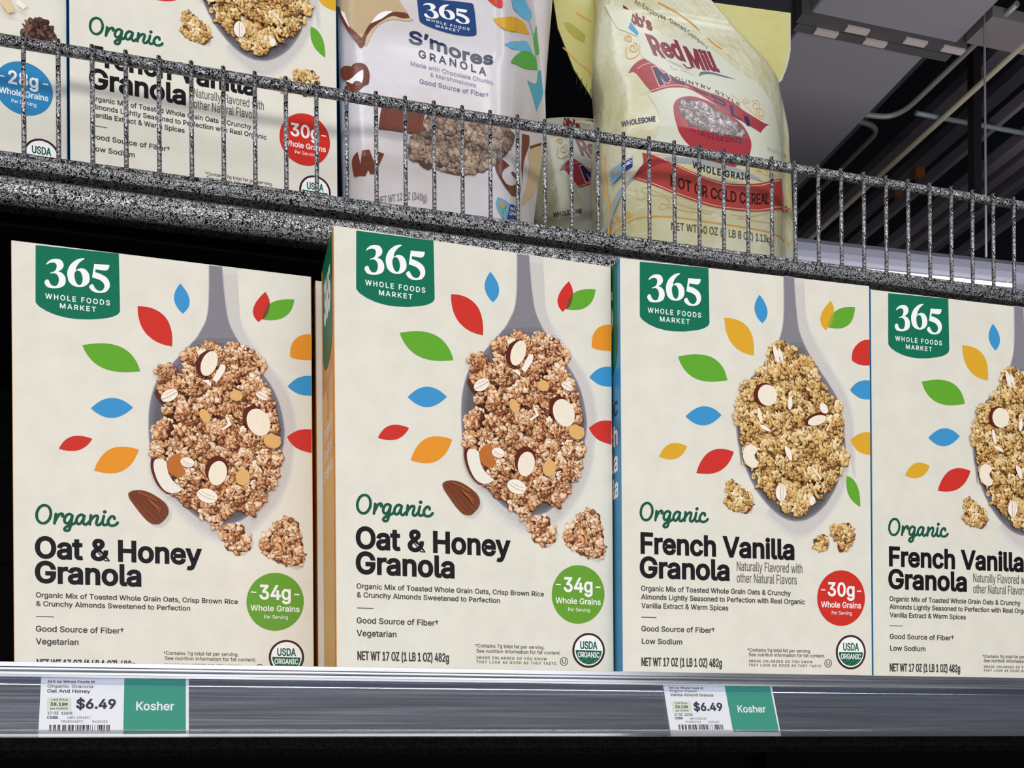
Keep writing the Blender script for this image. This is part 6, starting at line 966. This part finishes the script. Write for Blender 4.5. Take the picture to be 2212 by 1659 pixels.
                if lay <= 4: s.poly([(x + 1.6, y - s.up * 1.8) for x, y in p], INK['sh1'], base + s.step)
                z = s.granola(p, col, lift, 31 + i, (3.2, 5.0))
                if lay > 4: top = max(top, z)
        return s
    def build(s, name, mat, parent): return s.mb.build(name, mat, parent)

# ------------------------------------------------------------------ the store shell
XL, XR = -1.3, 3.4
f_ = MB(); f_.box((-6, -6, -ZE - .1), (9, 12, -ZE)); fl = f_.build('floor', plain('floor_tile', (150, 146, 140), .35)); fl.location.z = ZE; tag(fl, kind='structure')
c_ = MB(); c_.box((-6, -1.0, 3.9), (9, 12, 4.0)); ce = c_.build('ceiling', plain('roof_deck', (18, 20, 30), .8)); ce.location.z = ZE; tag(ce, kind='structure')
w_ = MB(); w_.box((-6, 12, -ZE), (9, 12.1, 4.0)); wb = w_.build('wall_back', plain('far_wall', (24, 24, 28), .9)); wb.location.z = ZE; tag(wb, kind='structure')

# ------------------------------------------------------------------ shelving
LOW, LOWB, UPZ = .0480, .0455, .409          # top of the lower and of the upper shelf, from the eye
g = empty('gondola_frame', (.35, 1.12, -ZE), 0, 'black back panel and uprights that carry both shelves', 'shelf frame')
def loc_mb(mb, root):
    """shift eye-based coordinates into a root's own space"""
    r = root.location
    mb.v = [(x - r.x, y - r.y, z + ZE - r.z) for x, y, z in mb.v]
    return mb
m = MB()
for z in [i * .1 - 1.2 for i in range(16)]: m.box((XL, 1.10, z), (XR, 1.106, z + .088))
m.box((XL, 1.106, -1.2), (XR, 1.114, .388)); loc_mb(m, g).build('back_panel', M_BLACKPANEL, g)
for x in (XL, .62, 1.84, XR):
    m = MB(); m.box((x - .02, 1.07, -ZE), (x + .02, 1.10, .36)); loc_mb(m, g).build('upright', M_BLACKPANEL, g)

ls = empty('lower_shelf', (.35, .85, LOW), 0, 'lower shelf board behind the silver price rail, holding four cartons in front', 'shelf')
m = MB(); m.prism([(.617, LOW - .012), (.617, LOW), (.676, LOW), (.694, LOWB), (1.068, LOWB), (1.068, LOW - .012)], XL, XR); loc_mb(m, ls).build('deck', M_DARKVEIN, ls)
m = MB(); m.prism([(.617, LOW - .012), (.617, .006), (.621, .002), (.640, .002), (.643, .006), (.643, LOW - .012)], XL, XR); loc_mb(m, ls).build('front_lip', M_DARKVEIN, ls)
us = empty('upper_shelf', (.35, .92, UPZ), 0, 'upper shelf with silver speckled black front lip below the wire fence', 'shelf')
m = MB(); m.box((XL, .745, UPZ - .012), (XR, 1.068, UPZ)); loc_mb(m, us).build('deck', M_DARKVEIN, us)
# rounded hammered front lip: bead on top, groove, broad rolled nose, dark return underneath
prof = [(.745, UPZ - .004), (.712, .3920), (.7035, .3890), (.6985, .3878), (.6960, .3860), (.6955, .3820), (.6975, .3795), (.7060, .3788), (.7300, .3775), (.7060, .3752),
        (.6975, .3740), (.6945, .3715), (.6935, .3670), (.6945, .3625), (.6970, .3592), (.7005, .3578), (.7030, .3580), (.7035, .3640), (.7035, .3740), (.7420, .3745), (.745, .3745), (.745, UPZ - .012)]
m = MB(); m.prism(prof, XL, XR); loc_mb(m, us).build('front_lip', M_HAMMER, us)
m = MB(); m.box((XL, .746, .366), (XR, 1.068, .388)); loc_mb(m, us).build('underside', M_DARKVEIN, us)  # darker than the lip: shade below the shelf edge put into the colour

# wire fence on the upper shelf
BX, BY, BS, BT, BB = -.13531, .69746, .02055, .46706, .38833
wf = empty('wire_fence', (.35, BY, BB), 0, 'silver speckled wire fence along the front edge of the upper shelf', 'shelf fence')
m = MB(); m.tube([(XL, BY + .0045, BT - .0036), (XR, BY + .0045, BT - .0036)], .0036, 14); loc_mb(m, wf).build('top_rail', M_HAMMER, wf)
m = MB(); m.tube([(XL, BY + .003, BB + .0012), (XR, BY + .003, BB + .0012)], .0017, 10); loc_mb(m, wf).build('bottom_rail', M_HAMMER, wf)
m = MB(); m.tube([(0, 0, -.0015), (0, 0, BT - BB - .0005)], .00150, 10)
bar0 = m.build('upright_wire', M_WIRE, wf)
for i in range(-4, 43):
    b = bar0 if i == -4 else bar0.copy()
    if i > -4: COL.objects.link(b); b.parent = wf
    b.location = (BX + i * BS - .35, 0, 0)

# ------------------------------------------------------------------ aluminium price channel with clear cover
T0, T1 = (.611, .0551), (.599, .0129)
_L = math.hypot(T1[0] - T0[0], T1[1] - T0[1]); _dn = ((T1[0] - T0[0]) / _L, (T1[1] - T0[1]) / _L); _no = (_dn[1], -_dn[0])   # down the face, and out of it
def fp(t, out): return (T0[0] + _dn[0] * t + _no[0] * out, T0[1] + _dn[1] * t + _no[1] * out)
L = _L
pr = empty('price_rail', (.35, .611, T1[1]), 0, 'silver aluminium price rail along the front of the lower shelf', 'price rail')
# bright upright facets with narrow grooves between, then the flat label bed leaning back
prof = [fp(*q) for q in ((-.0004, .0006), (.0000, .0012), (.0024, .0007), (.0026, .0001), (.0030, .0001), (.0031, .0006), (.0041, .0004), (.0042, -.0002), (.0055, -.0002), (.0056, .0006), (.0069, .0003),
    (.0070, .0001), (.0072, .0001), (.0073, .0006), (.0085, .0003), (.0087, -.0006), (.0090, -.0012), (.0122, -.0012), (.0126, -.00135), (.0158, -.0010), (.0395, -.0010), (L, -.0010))]
prof += [(T1[0] + .0045, T1[1] - .0002), (T0[0] + .006, T0[1] - .004), (T0[0] + .004, T0[1] + .0006)]
m = MB(); m.prism(prof, XL, XR); loc_mb(m, pr).build('channel', M_ALU, pr)
m = MB(); m.prism([fp(.0125, .0008), fp(.0396, .0006), fp(.0396, .0002), fp(.0125, .0004)], XL, XR); loc_mb(m, pr).build('clear_cover', M_CLEAR, pr)
m = MB(); m.prism([fp(.0090, .0008), fp(.0096, .0013), fp(.0122, .0013), fp(.0128, .0009), fp(.0128, .0003), fp(.0090, .0003)], XL, XR); loc_mb(m, pr).build('clear_cover_lip', M_LIP, pr)
m = MB(); m.prism([fp(.0397, .0011), fp(.0414, .0007), fp(.0416, .0001), fp(.0420, .0001), fp(.0422, .0008), fp(.0437, .0005), fp(.0439, -.0002), fp(.0397, -.0002)], XL, XR); loc_mb(m, pr).build('clear_bottom_bead', M_EDGE, pr)
def price_label(x0, art, corners, label):
    r = empty('price_label', (x0, T0[0] - .002, T1[1] + .002), 0, label, 'price label', 'price labels in the rail')
    def place(a, b, lift):
        y, z = fp(b / 1000, -.0009 + lift / 1000); return (a / 1000, y - r.location.y, z + ZE - r.location.z)
    m = MB(); n = 4
    for lo in (0.0, .12): m.add([place(a, b, lo) for a, b in corners], [(0, 1, 2, 3)])
    for i in range(4): m.add([place(*corners[i], 0), place(*corners[(i + 1) % 4], 0), place(*corners[(i + 1) % 4], .12), place(*corners[i], .12)], [(0, 1, 2, 3)])
    m.build('paper', M_PAPER, r)
    a = Art(place, .05, -1); a.draw([i for i in art if i[1] in ('lgreen',)] , .16); a.draw([i for i in art if i[1] == 'white'], .20); a.build('green_kosher_block', M_INK, r)
    a = Art(place, .05, -1); a.draw([i for i in art if i[1] not in ('lgreen', 'white')], .16); a.build('printed_text', M_INK, r)
price_label(-.1114, ART_LABEL_OAT, [(0, 8.6), (79.1, 8.3), (79.4, 43.6), (0, 43.6)], 'white and green price label under the leftmost carton')
price_label(.2662, ART_LABEL_VANILLA, [(0, 8.4), (79.8, 8.2), (81.1, 43.6), (1.2, 43.6)], 'white and green price label under the carton with the red badge')

# ------------------------------------------------------------------ cartons
CW, CH, CD = .190, .2896, .0656
def _is(it, *words): return it[0] == 'T' and any(w in it[3] for w in words)
LETTERING = (('organic_lettering', lambda i: i[1] == 'script'), ('title_lettering', lambda i: i[1] == 'ink'), ('flavor_note', lambda i: i[1] == 'ink3'),
    ('description_lettering', lambda i: _is(i, 'Organic Mix', '& Crunchy', 'Almonds Lightly', 'Vanilla Extract')), ('divider_line', lambda i: i[0] == 'P' and i[1] == 'ink2'),
    ('claim_lettering', lambda i: _is(i, 'Good Source', 'Vegetarian', 'Low Sodium')), ('weight_lettering', lambda i: _is(i, 'NET WT')),
    ('fine_print', lambda i: _is(i, 'Contains', 'See nutrition', 'IMAGE', 'THEY')), ('kosher_mark', lambda i: (i[0] == 'H' and i[1] == 'ink2') or (i[0] == 'T' and i[3] == 'U')))
def carton(art, side_mat, side, badge_col, label, group):
    r = empty('granola_carton', (0, 0, 0), 0, label, 'cereal box', group)
    bm = bmesh.new(); bmesh.ops.create_cube(bm, size=1)
    for v in bm.verts: v.co = Vector(((v.co.x + .5) * CW, (v.co.y + .5) * CD, (v.co.z + .5) * CH))
    bmesh.ops.bevel(bm, geom=list(bm.edges), offset=.0004, segments=1, affect='EDGES')
    bm.normal_update()
    for f in bm.faces:
        f.material_index = 1 if abs(f.normal.x) > .25 else 0
        f.smooth = False
    me = bpy.data.meshes.new('body'); bm.to_mesh(me); bm.free(); me.materials.append(M_CARD); me.materials.append(side_mat)
    link(bpy.data.objects.new('body', me), r)
    def place(s, t, lift): return (s / 1000, -lift / 1000, CH - t / 1000)
    for part, name in (('logo', 'brand_panel'), ('leaf', 'leaf_print'), ('pic', 'spoon_picture'), ('text', 'front_lettering'), ('seal', 'organic_seal'), ('badge', 'grain_badge')):
        if part not in art: continue
        if part == 'leaf':
            for it in art[part]: Art(place).draw([it], .05).build('leaf_motif', M_INK, r)
        elif part == 'text':
            for nm, test in LETTERING:
                sel = [it for it in art[part] if test(it)]
                if sel: Art(place).draw(sel, .05).build(nm, M_INK, r)
        else: Art(place).draw(art[part], .05).build(name, M_PICT if part == 'pic' else M_INK, r)
    def splace(s, t, lift): return (-lift / 1000, CD - s / 1000, CH - t / 1000)      # left side, s from the back edge towards the front
    a = Art(splace); a.draw(side, .05); a.build('side_print', M_INK, r)
    # top flap fold, a tucked tab line along the roof of the box
    m = MB(); m.box((.004, .020, CH - .0004), (CW - .004, CD - .006, CH + .0004)); m.build('top_flap', M_CARD, r, .0002)
    return r
INK['sidew'] = (222, 226, 228); INK['sideo'] = (232, 168, 96); INK['sided'] = (20, 40, 60); INK['sidelight'] = (242, 186, 108)
side_oat = [('P', 'sidelight', 1, '3,90 62,90 62,286 3,286'), ('P', 'logo', 2, '8,0 58,0 58,62 54,70 46,75 33,77 20,75 12,70 8,62'), ('T', 'white', 3, '365', 16, 50, 44, 26, .03, 0),
    ('S', 'almond', 2, 1.0, '40,92 34,104 30,112', 0), ('S', 'almond', 2, 1.0, '30,92 34,104 38,116', 0)] + \
    [('T', 'white', 2, t, 10, 56, 122 + 14 * k, 8, .02, 0) for k, t in enumerate(('Organic', 'Oat & Honey', 'Granola'))] + \
    [('S', 'pale', 2, 1.3, '%d,%d %d,%d' % (12, 172 + 7 * k, 52, 166 + 7 * k), 0) for k in range(14)]
side_van = [('P', 'logo', 2, '8,0 60,0 60,62 56,70 48,75 34,77 20,75 12,70 8,62'), ('T', 'white', 3, '365', 14, 52, 44, 26, .03, 0), ('T', 'sided', 2, 'Organic', 8, 60, 104, 13, .01, 0),
    ('T', 'white', 2, 'French', 8, 60, 124, 13, .02, 0), ('T', 'white', 2, 'Vanilla', 8, 60, 142, 13, .02, 0), ('T', 'white', 2, 'Granola', 8, 60, 160, 13, .02, 0)]
oat = carton(ART_OAT, M_ORANGE, side_oat, 'badge', 'cream carton with green badge and orange left side, foremost in the middle', 'cream cartons with a green badge')
van = carton(dict(ART_VANILLA, logo=ART_OAT['logo']), M_BLUE, side_van, 'badger', 'cream carton with red badge and thin blue side, whole front showing on the lower shelf', 'cream cartons with a red badge')
def put(o, x, y, yaw, z, label=None):
    o.location = (x, y, z + ZE); o.rotation_euler = (0, 0, yaw)
    if label: o['label'] = label
    return o
put(oat, .05523, .63710, .03934, LOW)
put(copy_tree(oat), -.1442, .7011, .0148, LOWB, 'cream carton with green badge at far left, pushed back behind the price rail')
put(copy_tree(oat), .0487, .7085, .034, LOWB, 'cream carton almost hidden behind the foremost green badged carton')
put(van, .24597, .63112, -.02845, LOW)
put(copy_tree(van), .4382, .6281, -.0212, LOW - .001, 'cream carton with red badge cut off by the right edge of the photo, lower shelf')
put(copy_tree(van), -.1188, .7661, .0521, UPZ, 'cream carton with red badge on the upper shelf behind the wire fence')

# left neighbour on the upper shelf: blue badge, cookie picture
def circle_pts(cx, cy, r, n=28): return ' '.join('%g,%g' % (cx + r * math.cos(2 * math.pi * k / n), cy + r * math.sin(2 * math.pi * k / n)) for k in range(n))
BLU = (161.5, 218)
cook = {'logo': ART_OAT['logo'], 'leaf': [('P', 'blue', 1, '166,104 175,108 182,118 184,128 185,140 178,136 170,126 166,114')],
  'pic': [('P', 'sh1', 1, circle_pts(103, 96, 60)), ('P', 'spoon', 2, circle_pts(100, 92, 58)), ('GRAN', 'c', 3, circle_pts(100, 90, 54, 20)),
          ('P', 'sh1', 1, circle_pts(172, 178, 10.6, 18)), ('GRAN', 'c', 4, circle_pts(171.5, 176, 10.2, 14)), ('P', 'pale', 6, '146,160 149,154 153,158 156,166 152,168'), ('P', 'flake', 6, '158,156 164,160 162,163 157,160')],
  'text': [it for it in ART_VANILLA['text'] if it[0] != 'T' or it[3] in ('Granola', 'Good Source of Fiber†', 'NET WT 17 OZ (1 LB 1 OZ) 482g')],
  'seal': ART_VANILLA['seal'],
  'badge': [('P', 'badgeb', 2, circle_pts(BLU[0], BLU[1], 19)), ('T', 'white', 3, '28g', BLU[0] - 10, BLU[0] + 9.5, BLU[1] - 2, 9, .02, 0), ('P', 'white', 3, '145.5,211.5 149,211.5 149,212.5 145.5,212.5'), ('P', 'white', 3, '174,211.5 177.5,211.5 177.5,212.5 174,212.5'),
            ('T', 'white', 3, 'Whole Grains', BLU[0] - 16, BLU[0] + 16, BLU[1] + 6, 4.2, .014, 0), ('T', 'white', 3, 'Per Serving', BLU[0] - 8, BLU[0] + 8, BLU[1] + 11.5, 2.6, .004, 0)]}
ck = carton(cook, M_BLUE, side_van, 'badgeb', 'cream carton with blue badge at far left of the upper shelf', None)
put(ck, -.3118, .7666, .0633, UPZ)

# ------------------------------------------------------------------ film bags: closed height-field shells
def interp(rows, z, k):
    if z <= rows[0][0]: return rows[0][k]
    for a, b in zip(rows, rows[1:]):
        if z <= b[0]: return a[k] + (b[k] - a[k]) * (z - a[0]) / (b[0] - a[0])
    return rows[-1][k]
def bag_body(root, name, rows, front, back, mat, nz=44, nx=30):
    """rows: (z, x_left, x_right) in mm; front(x,z), back(x,z): y in m, local"""
    z0, z1 = rows[0][0], rows[-1][0]; vs = []; fs = []
    for side in (front, back):
        for i in range(nz + 1):
            z = z0 + (z1 - z0) * i / nz; a, b = interp(rows, z, 1), interp(rows, z, 2)
            for j in range(nx + 1):
                x = a + (b - a) * (.5 - .5 * math.cos(math.pi * j / nx)); e = min(j, nx - j) / nx
                yf, yb = front(x, z), back(x, z)
                w = min(1, 6 * e); mid = yf * .85 + yb * .15 if yb > yf else yf
                y = side(x, z) * w + mid * (1 - w)
                vs.append((x / 1000, y, z / 1000))
    N = (nz + 1) * (nx + 1)
    for s_ in (0, N):
        for i in range(nz):
            for j in range(nx):
                q = [s_ + i * (nx + 1) + j, s_ + i * (nx + 1) + j + 1, s_ + (i + 1) * (nx + 1) + j + 1, s_ + (i + 1) * (nx + 1) + j]
                fs.append(q if s_ == 0 else q[::-1])
    for j in range(nx):
        fs.append([j + 1, j, N + j, N + j + 1]); k = nz * (nx + 1)
        fs.append([k + j, k + j + 1, N + k + j + 1, N + k + j])
    for i in range(nz):
        fs.append([i * (nx + 1), (i + 1) * (nx + 1), N + (i + 1) * (nx + 1), N + i * (nx + 1)])
        k = nx; fs.append([(i + 1) * (nx + 1) + k, i * (nx + 1) + k, N + i * (nx + 1) + k, N + (i + 1) * (nx + 1) + k])
    m = MB(); m.add(vs, fs, None, 0, True)
    return m.build(name, mat, root)
def clamp01(v): return min(max(v, 0), 1)
# white stand-up pouch
sp = empty('granola_pouch', (.145, .785, UPZ), 0, 'white glossy pouch with clear window and dark blue badge between carton and yellow bag', 'snack pouch')
def fs_(x, z):
    u = (x / 1000 + .145 - .072) / .146   # across the front panel; past 1 lies the side gusset
    if u < 0: return -u * .03
    if u > 1: return (x / 1000 + .145 - .218)
    k = .6 + .4 * clamp01((.56 - (z / 1000 + .409)) / .1)
    return -.026 * (1 - abs(2 * u - 1) ** 6) * k
rows_s = [(0, -69, 90), (42, -69.5, 93.2), (63, -70, 96.5), (108, -71, 104), (143, -71.6, 108), (163, -72, 107.5), (184, -72.6, 109.5), (249, -74, 116.5), (275, -75, 117)]
bag_body(sp, 'film_body', rows_s, lambda x, z: fs_(x, z), lambda x, z: .046 - .030 * clamp01((z - 60) / 200), M_POUCH)
Art(lambda x, y, l: (x / 1000, fs_(x, y) - l / 1000, y / 1000), .05, 1, 2.6).draw(ART_SMORES, .30).build('printed_front', M_FILMINK, sp)
# yellow muesli bags
def fm_(x, z):
    u = clamp01((x / 1000 + .378 - .285) / .185)
    k = .45 + .55 * clamp01((.63 - (z / 1000 + .409)) / .11)
    return -.042 * k * (1 - abs(2 * u - 1) ** 3.4)
rows_m = [(0, -81, 106.5), (23, -82, 106.5), (70, -83, 106), (110, -84, 104.4), (150, -81.5, 102), (158, -82, 101.1), (180, -86.8, 95.6), (197, -86, 87.9), (206, -85, 64.5), (223, -83, 41), (241, -80.5, 18.8), (252, -80, 3), (268, -79, -18)]
mb_ = empty('muesli_bag', (.378, .80, UPZ), 0, 'large pale yellow bag with red banners, front of the two at the right', 'food bag', 'pale yellow muesli bags')
bag_body(mb_, 'film_body', rows_m, fm_, lambda x, z: .034 + .012 * clamp01((200 - z) / 60) * 2, M_YELLOW)
mplace = lambda x, y, l: (x / 1000, fm_(x, y) - l / 1000, y / 1000)
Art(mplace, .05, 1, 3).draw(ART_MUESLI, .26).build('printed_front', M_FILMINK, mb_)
# flattened top seal standing behind the folded front
flap = [(-113.2, 290), (-112.5, 256), (-108.8, 233), (-94, 199), (-72.6, 170), (21.6, 178), (90, 205), (111.7, 224), (120.6, 253), (120.9, 288.5), (60, 284.5), (13.2, 281.5), (-23, 286)]
m = MB()
for yy in (.0350, .0362): m.add([(x / 1000, yy, z / 1000) for x, z in flap], [tuple(range(len(flap)))])
for i in range(len(flap)):
    a, b = flap[i], flap[(i + 1) % len(flap)]
    m.add([(a[0] / 1000, .035, a[1] / 1000), (b[0] / 1000, .035, b[1] / 1000), (b[0] / 1000, .0362, b[1] / 1000), (a[0] / 1000, .0362, a[1] / 1000)], [(0, 1, 2, 3)])
m.build('top_seal', M_FLAP, mb_)
INK['flapd'] = (176, 166, 84); INK['silver'] = (196, 198, 200); INK['brk'] = (60, 44, 24)
fa = [('S', 'ora', 1, 1.6, '-91,249 -84,246 -78,244', 0), ('S', 'ora', 1, 1.2, '-104,216 -97,211 -90,205 -82,201 -78,196', 0), ('P', 'flapd', 1, '-103,238 -98,239 -88,234 -83,230 -84,224 -92,226 -99,231'),
      ('S', 'silver', 1, 1.6, '119.4,286 119.2,252 112,228 100,214', 0), ('P', 'orange2', 1, '-22,281 0,277 6,273 -16,275'), ('S', 'brk', 2, 1.2, '-16,279 0,274 4,272', 0)] + \
     [('S', 'brk', 1, .5, '%g,%g %g,%g' % (-91 + 4.2 * k, 196 - 4 * k, -92 + 4.2 * k, 186 - 4 * k), 0) for k in range(4)]
for it in fa: Art(lambda x, y, l: (x / 1000, .035 - l / 1000, y / 1000), .05, 1).draw([it], .1).build({'P': 'seal_patch', 'S': 'seal_line'}[it[0]], M_FILMINK, mb_)
# second bag, further back to the left
m2 = empty('muesli_bag', (.378 - .0137, .80 + .1467, UPZ), 0, 'smaller looking pale yellow bag set back between pouch and front yellow bag', 'food bag', 'pale yellow muesli bags')
rows_2 = [(0, -81, 106.5), (70, -83, 106), (150, -85, 104), (200, -87, 100), (218, -87, 86)]
bag_body(m2, 'film_body', rows_2, lambda x, z: fm_(x, min(z, 200)), lambda x, z: .034, M_YELLOW)
keep = [it for it in ART_MUESLI]
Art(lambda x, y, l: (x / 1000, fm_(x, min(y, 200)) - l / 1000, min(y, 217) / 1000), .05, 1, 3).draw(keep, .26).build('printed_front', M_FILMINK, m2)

# ------------------------------------------------------------------ store ceiling beyond the shelves
GREY = plain('duct_paint', (122, 120, 128), .6); DGREY = plain('flange_paint', (72, 70, 72), .6); BLACK = plain('black_steel', (14, 14, 18), .6)
PIPE = plain('conduit_zinc', (128, 126, 124), .45, .2); BEIGE = plain('conduit_beige', (168, 160, 142), .45); BEAM = plain('beam_paint', (96, 90, 98), .7); STRUT = plain('strut_zinc', (120, 130, 134), .5, .2)
PALE = plain('cleat_zinc', (176, 166, 164), .5)
d = empty('ceiling_duct', (2.1, 4.2, 2.6), 0, 'broad grey rectangular air duct under the dark roof, upper right', 'air duct')
m = MB(); m.box((1.93, 3.16, 2.6), (2.46, 7.5, 3.2)); loc_mb(m, d).build('far_section', GREY, d, .01)
m = MB(); m.box((1.93, 1.2, 2.6), (2.53, 3.12, 3.2)); loc_mb(m, d).build('near_section', GREY, d, .01)
m = MB(); m.box((1.89, 3.09, 2.585), (2.57, 3.13, 3.25)); m.box((1.90, 3.135, 2.585), (2.54, 3.17, 3.25)); loc_mb(m, d).build('flange', DGREY, d)
for x, y in ((2.02, 3.145), (2.22, 3.145), (2.12, 3.105), (2.36, 3.105), (2.52, 3.105)):
    m = MB(); m.box((x - .045, y - .012, 2.577), (x + .045, y + .012, 2.586)); loc_mb(m, d).build('cleat', PALE, d)
def run(name, pts, r, mat, label, cat, group=None):
    q = [Vector(p) for p in pts]; sm = []
    for i in range(len(q) - 1):
        a_, b_, c_, d_ = q[max(i - 1, 0)], q[i], q[i + 1], q[min(i + 2, len(q) - 1)]; L_ = (c_ - b_).length
        ta = (c_ - a_); tb = (d_ - b_); ta *= min(.5, L_ / max(ta.length, 1e-6)); tb *= min(.5, L_ / max(tb.length, 1e-6))
        for j in range(6):
            t = j / 6; sm.append(b_ * (2 * t ** 3 - 3 * t * t + 1) + ta * (t ** 3 - 2 * t * t + t) + c_ * (-2 * t ** 3 + 3 * t * t) + tb * (t ** 3 - t * t))
    m = MB(); m.tube(sm + [q[-1]], r, 10); o = m.build(name, mat, None, 0, pts[0]); tag(o, label, cat, group); return o
GP = 'conduits under the roof'
run('conduit', [(2.62, 2.9, 2.62), (2.61, 3.44, 2.62), (2.60, 3.50, 2.62), (2.57, 3.54, 2.62), (2.52, 3.555, 2.62), (2.40, 3.56, 2.62)], .011, PIPE, 'thin grey conduit bending in a curve towards the duct, upper right', 'conduit', GP)
run('conduit', [(2.42, 3.60, 2.62), (2.52, 3.61, 2.62), (2.57, 3.64, 2.62), (2.585, 3.70, 2.62), (2.585, 5.2, 2.62)], .011, plain('conduit_dark', (84, 80, 82), .5), 'darker grey conduit hooking back under the duct edge', 'conduit', GP)
run('conduit', [(2.77, 2.6, 2.6), (2.77, 3.28, 2.6), (2.755, 5.0, 2.6)], .012, BEIGE, 'long straight beige conduit running diagonally above the fence', 'conduit', GP)
run('strut_bar', [(2.66, 3.50, 2.62), (3.22, 3.50, 2.62)], .010, STRUT, 'short pale strut crossing behind the beige conduit', 'strut')
for x, z, w, lab in ((3.05, 2.62, .012, 'thin dim beam just right of the beige conduit'), (3.22, 2.60, .028, 'purple grey roof beam, widest of the diagonal beams at right'),
        (3.34, 2.62, .026, 'purple grey roof beam parallel and just below the widest diagonal beam'), (3.47, 2.64, .016, 'thin dark beam crossing the right edge above the fence'),
        (3.72, 2.66, .022, 'dim beam low at right, seen between the fence wires'), (3.15, 3.0, .03, 'dim roof beam high behind the black hanger'), (3.45, 3.1, .04, 'dim roof beam high at the right edge'),
        (2.92, 3.1, .03, 'dim roof beam left of the black hanger'), (4.1, 3.1, .04, 'far dim roof beam seen between the fence wires at right')):
    m = MB(); m.box((x - w, 2.4, z), (x + w, 11.9, z + .05)); o = m.build('roof_beam', BEAM, None, 0, (x, 5, z)); tag(o, lab, 'roof beam', 'dark roof beams')
m = MB(); m.box((2.842, 3.382, 2.2), (2.878, 3.418, 3.9)); o = m.build('hanger_post', BLACK, None, 0, (2.86, 3.4, 2.2)); tag(o, 'black vertical hanger crossing the beige conduit at right', 'hanger')
m = MB(); m.box((2.56, 2.95, 2.6), (3.7, 3.085, 2.64)); o = m.build('ceiling_panel', plain('tray_paint', (112, 106, 108), .6), None, 0, (3.1, 3.0, 2.6)); tag(o, 'grey flat panel in the top right corner beside the duct', 'panel')
for y in (4.525, 4.70):
    m = MB(); m.box((3.43, y - .012, 3.045), (3.485, y + .012, 3.10)); m.box((3.445, y - .012, 3.02), (3.47, y + .012, 3.045)); o = m.build('orange_tag', plain('orange_paint', (150, 92, 40), .6), None, 0, (3.456, y, 3.02)); tag(o, 'nearer dim orange tag hanging from a dark roof beam' if y < 4.6 else 'further dim orange tag under the same dark roof beam', 'tag', 'orange roof tags')
# linear lamp of the next aisle
lf = empty('linear_lamp', (2.4, 2.99, 1.66), -.055, 'long lavender grey lamp housing with a white glowing strip seen through the fence', 'lamp')
m = MB(); m.prism([(.012, .030), (-.010, .036), (-.014, .055), (-.010, .084), (.004, .104), (.05, .112), (.2, .112), (.2, .030)], -1.8, 1.6); m.build('housing', plain('lamp_housing', (128, 130, 146), .6), lf)
m = MB(); m.tube([(-1.7, .004, .0165), (.262, .004, .0165)], .0062, 12); m.build('diffuser', glow('lamp_glow', (255, 252, 246), 1.8), lf)
for x in (-1.6, -.6, .24): 
    m = MB(); m.box((x - .004, .0, .018), (x + .004, .012, .034)); m.build('bracket', PALE, lf)
run('hanging_wire', [(2.56, 2.99, 1.77), (2.56, 2.99, 3.6)], .004, plain('wire_grey', (120, 124, 134), .5), 'thin grey wire hanging straight down to the lamp housing', 'wire')
run('red_cable', [(.33, 1.30, 3.9), (.33, 1.30, .86), (.318, 1.30, .79), (.312, 1.30, .74), (.316, 1.30, .70), (.322, 1.30, .64), (.32, 1.28, .40), (.30, 1.2, .38)], .006, plain('dark_red', (74, 26, 40), .5), 'dark red cable hanging in the gap beside the white pouch', 'cable')
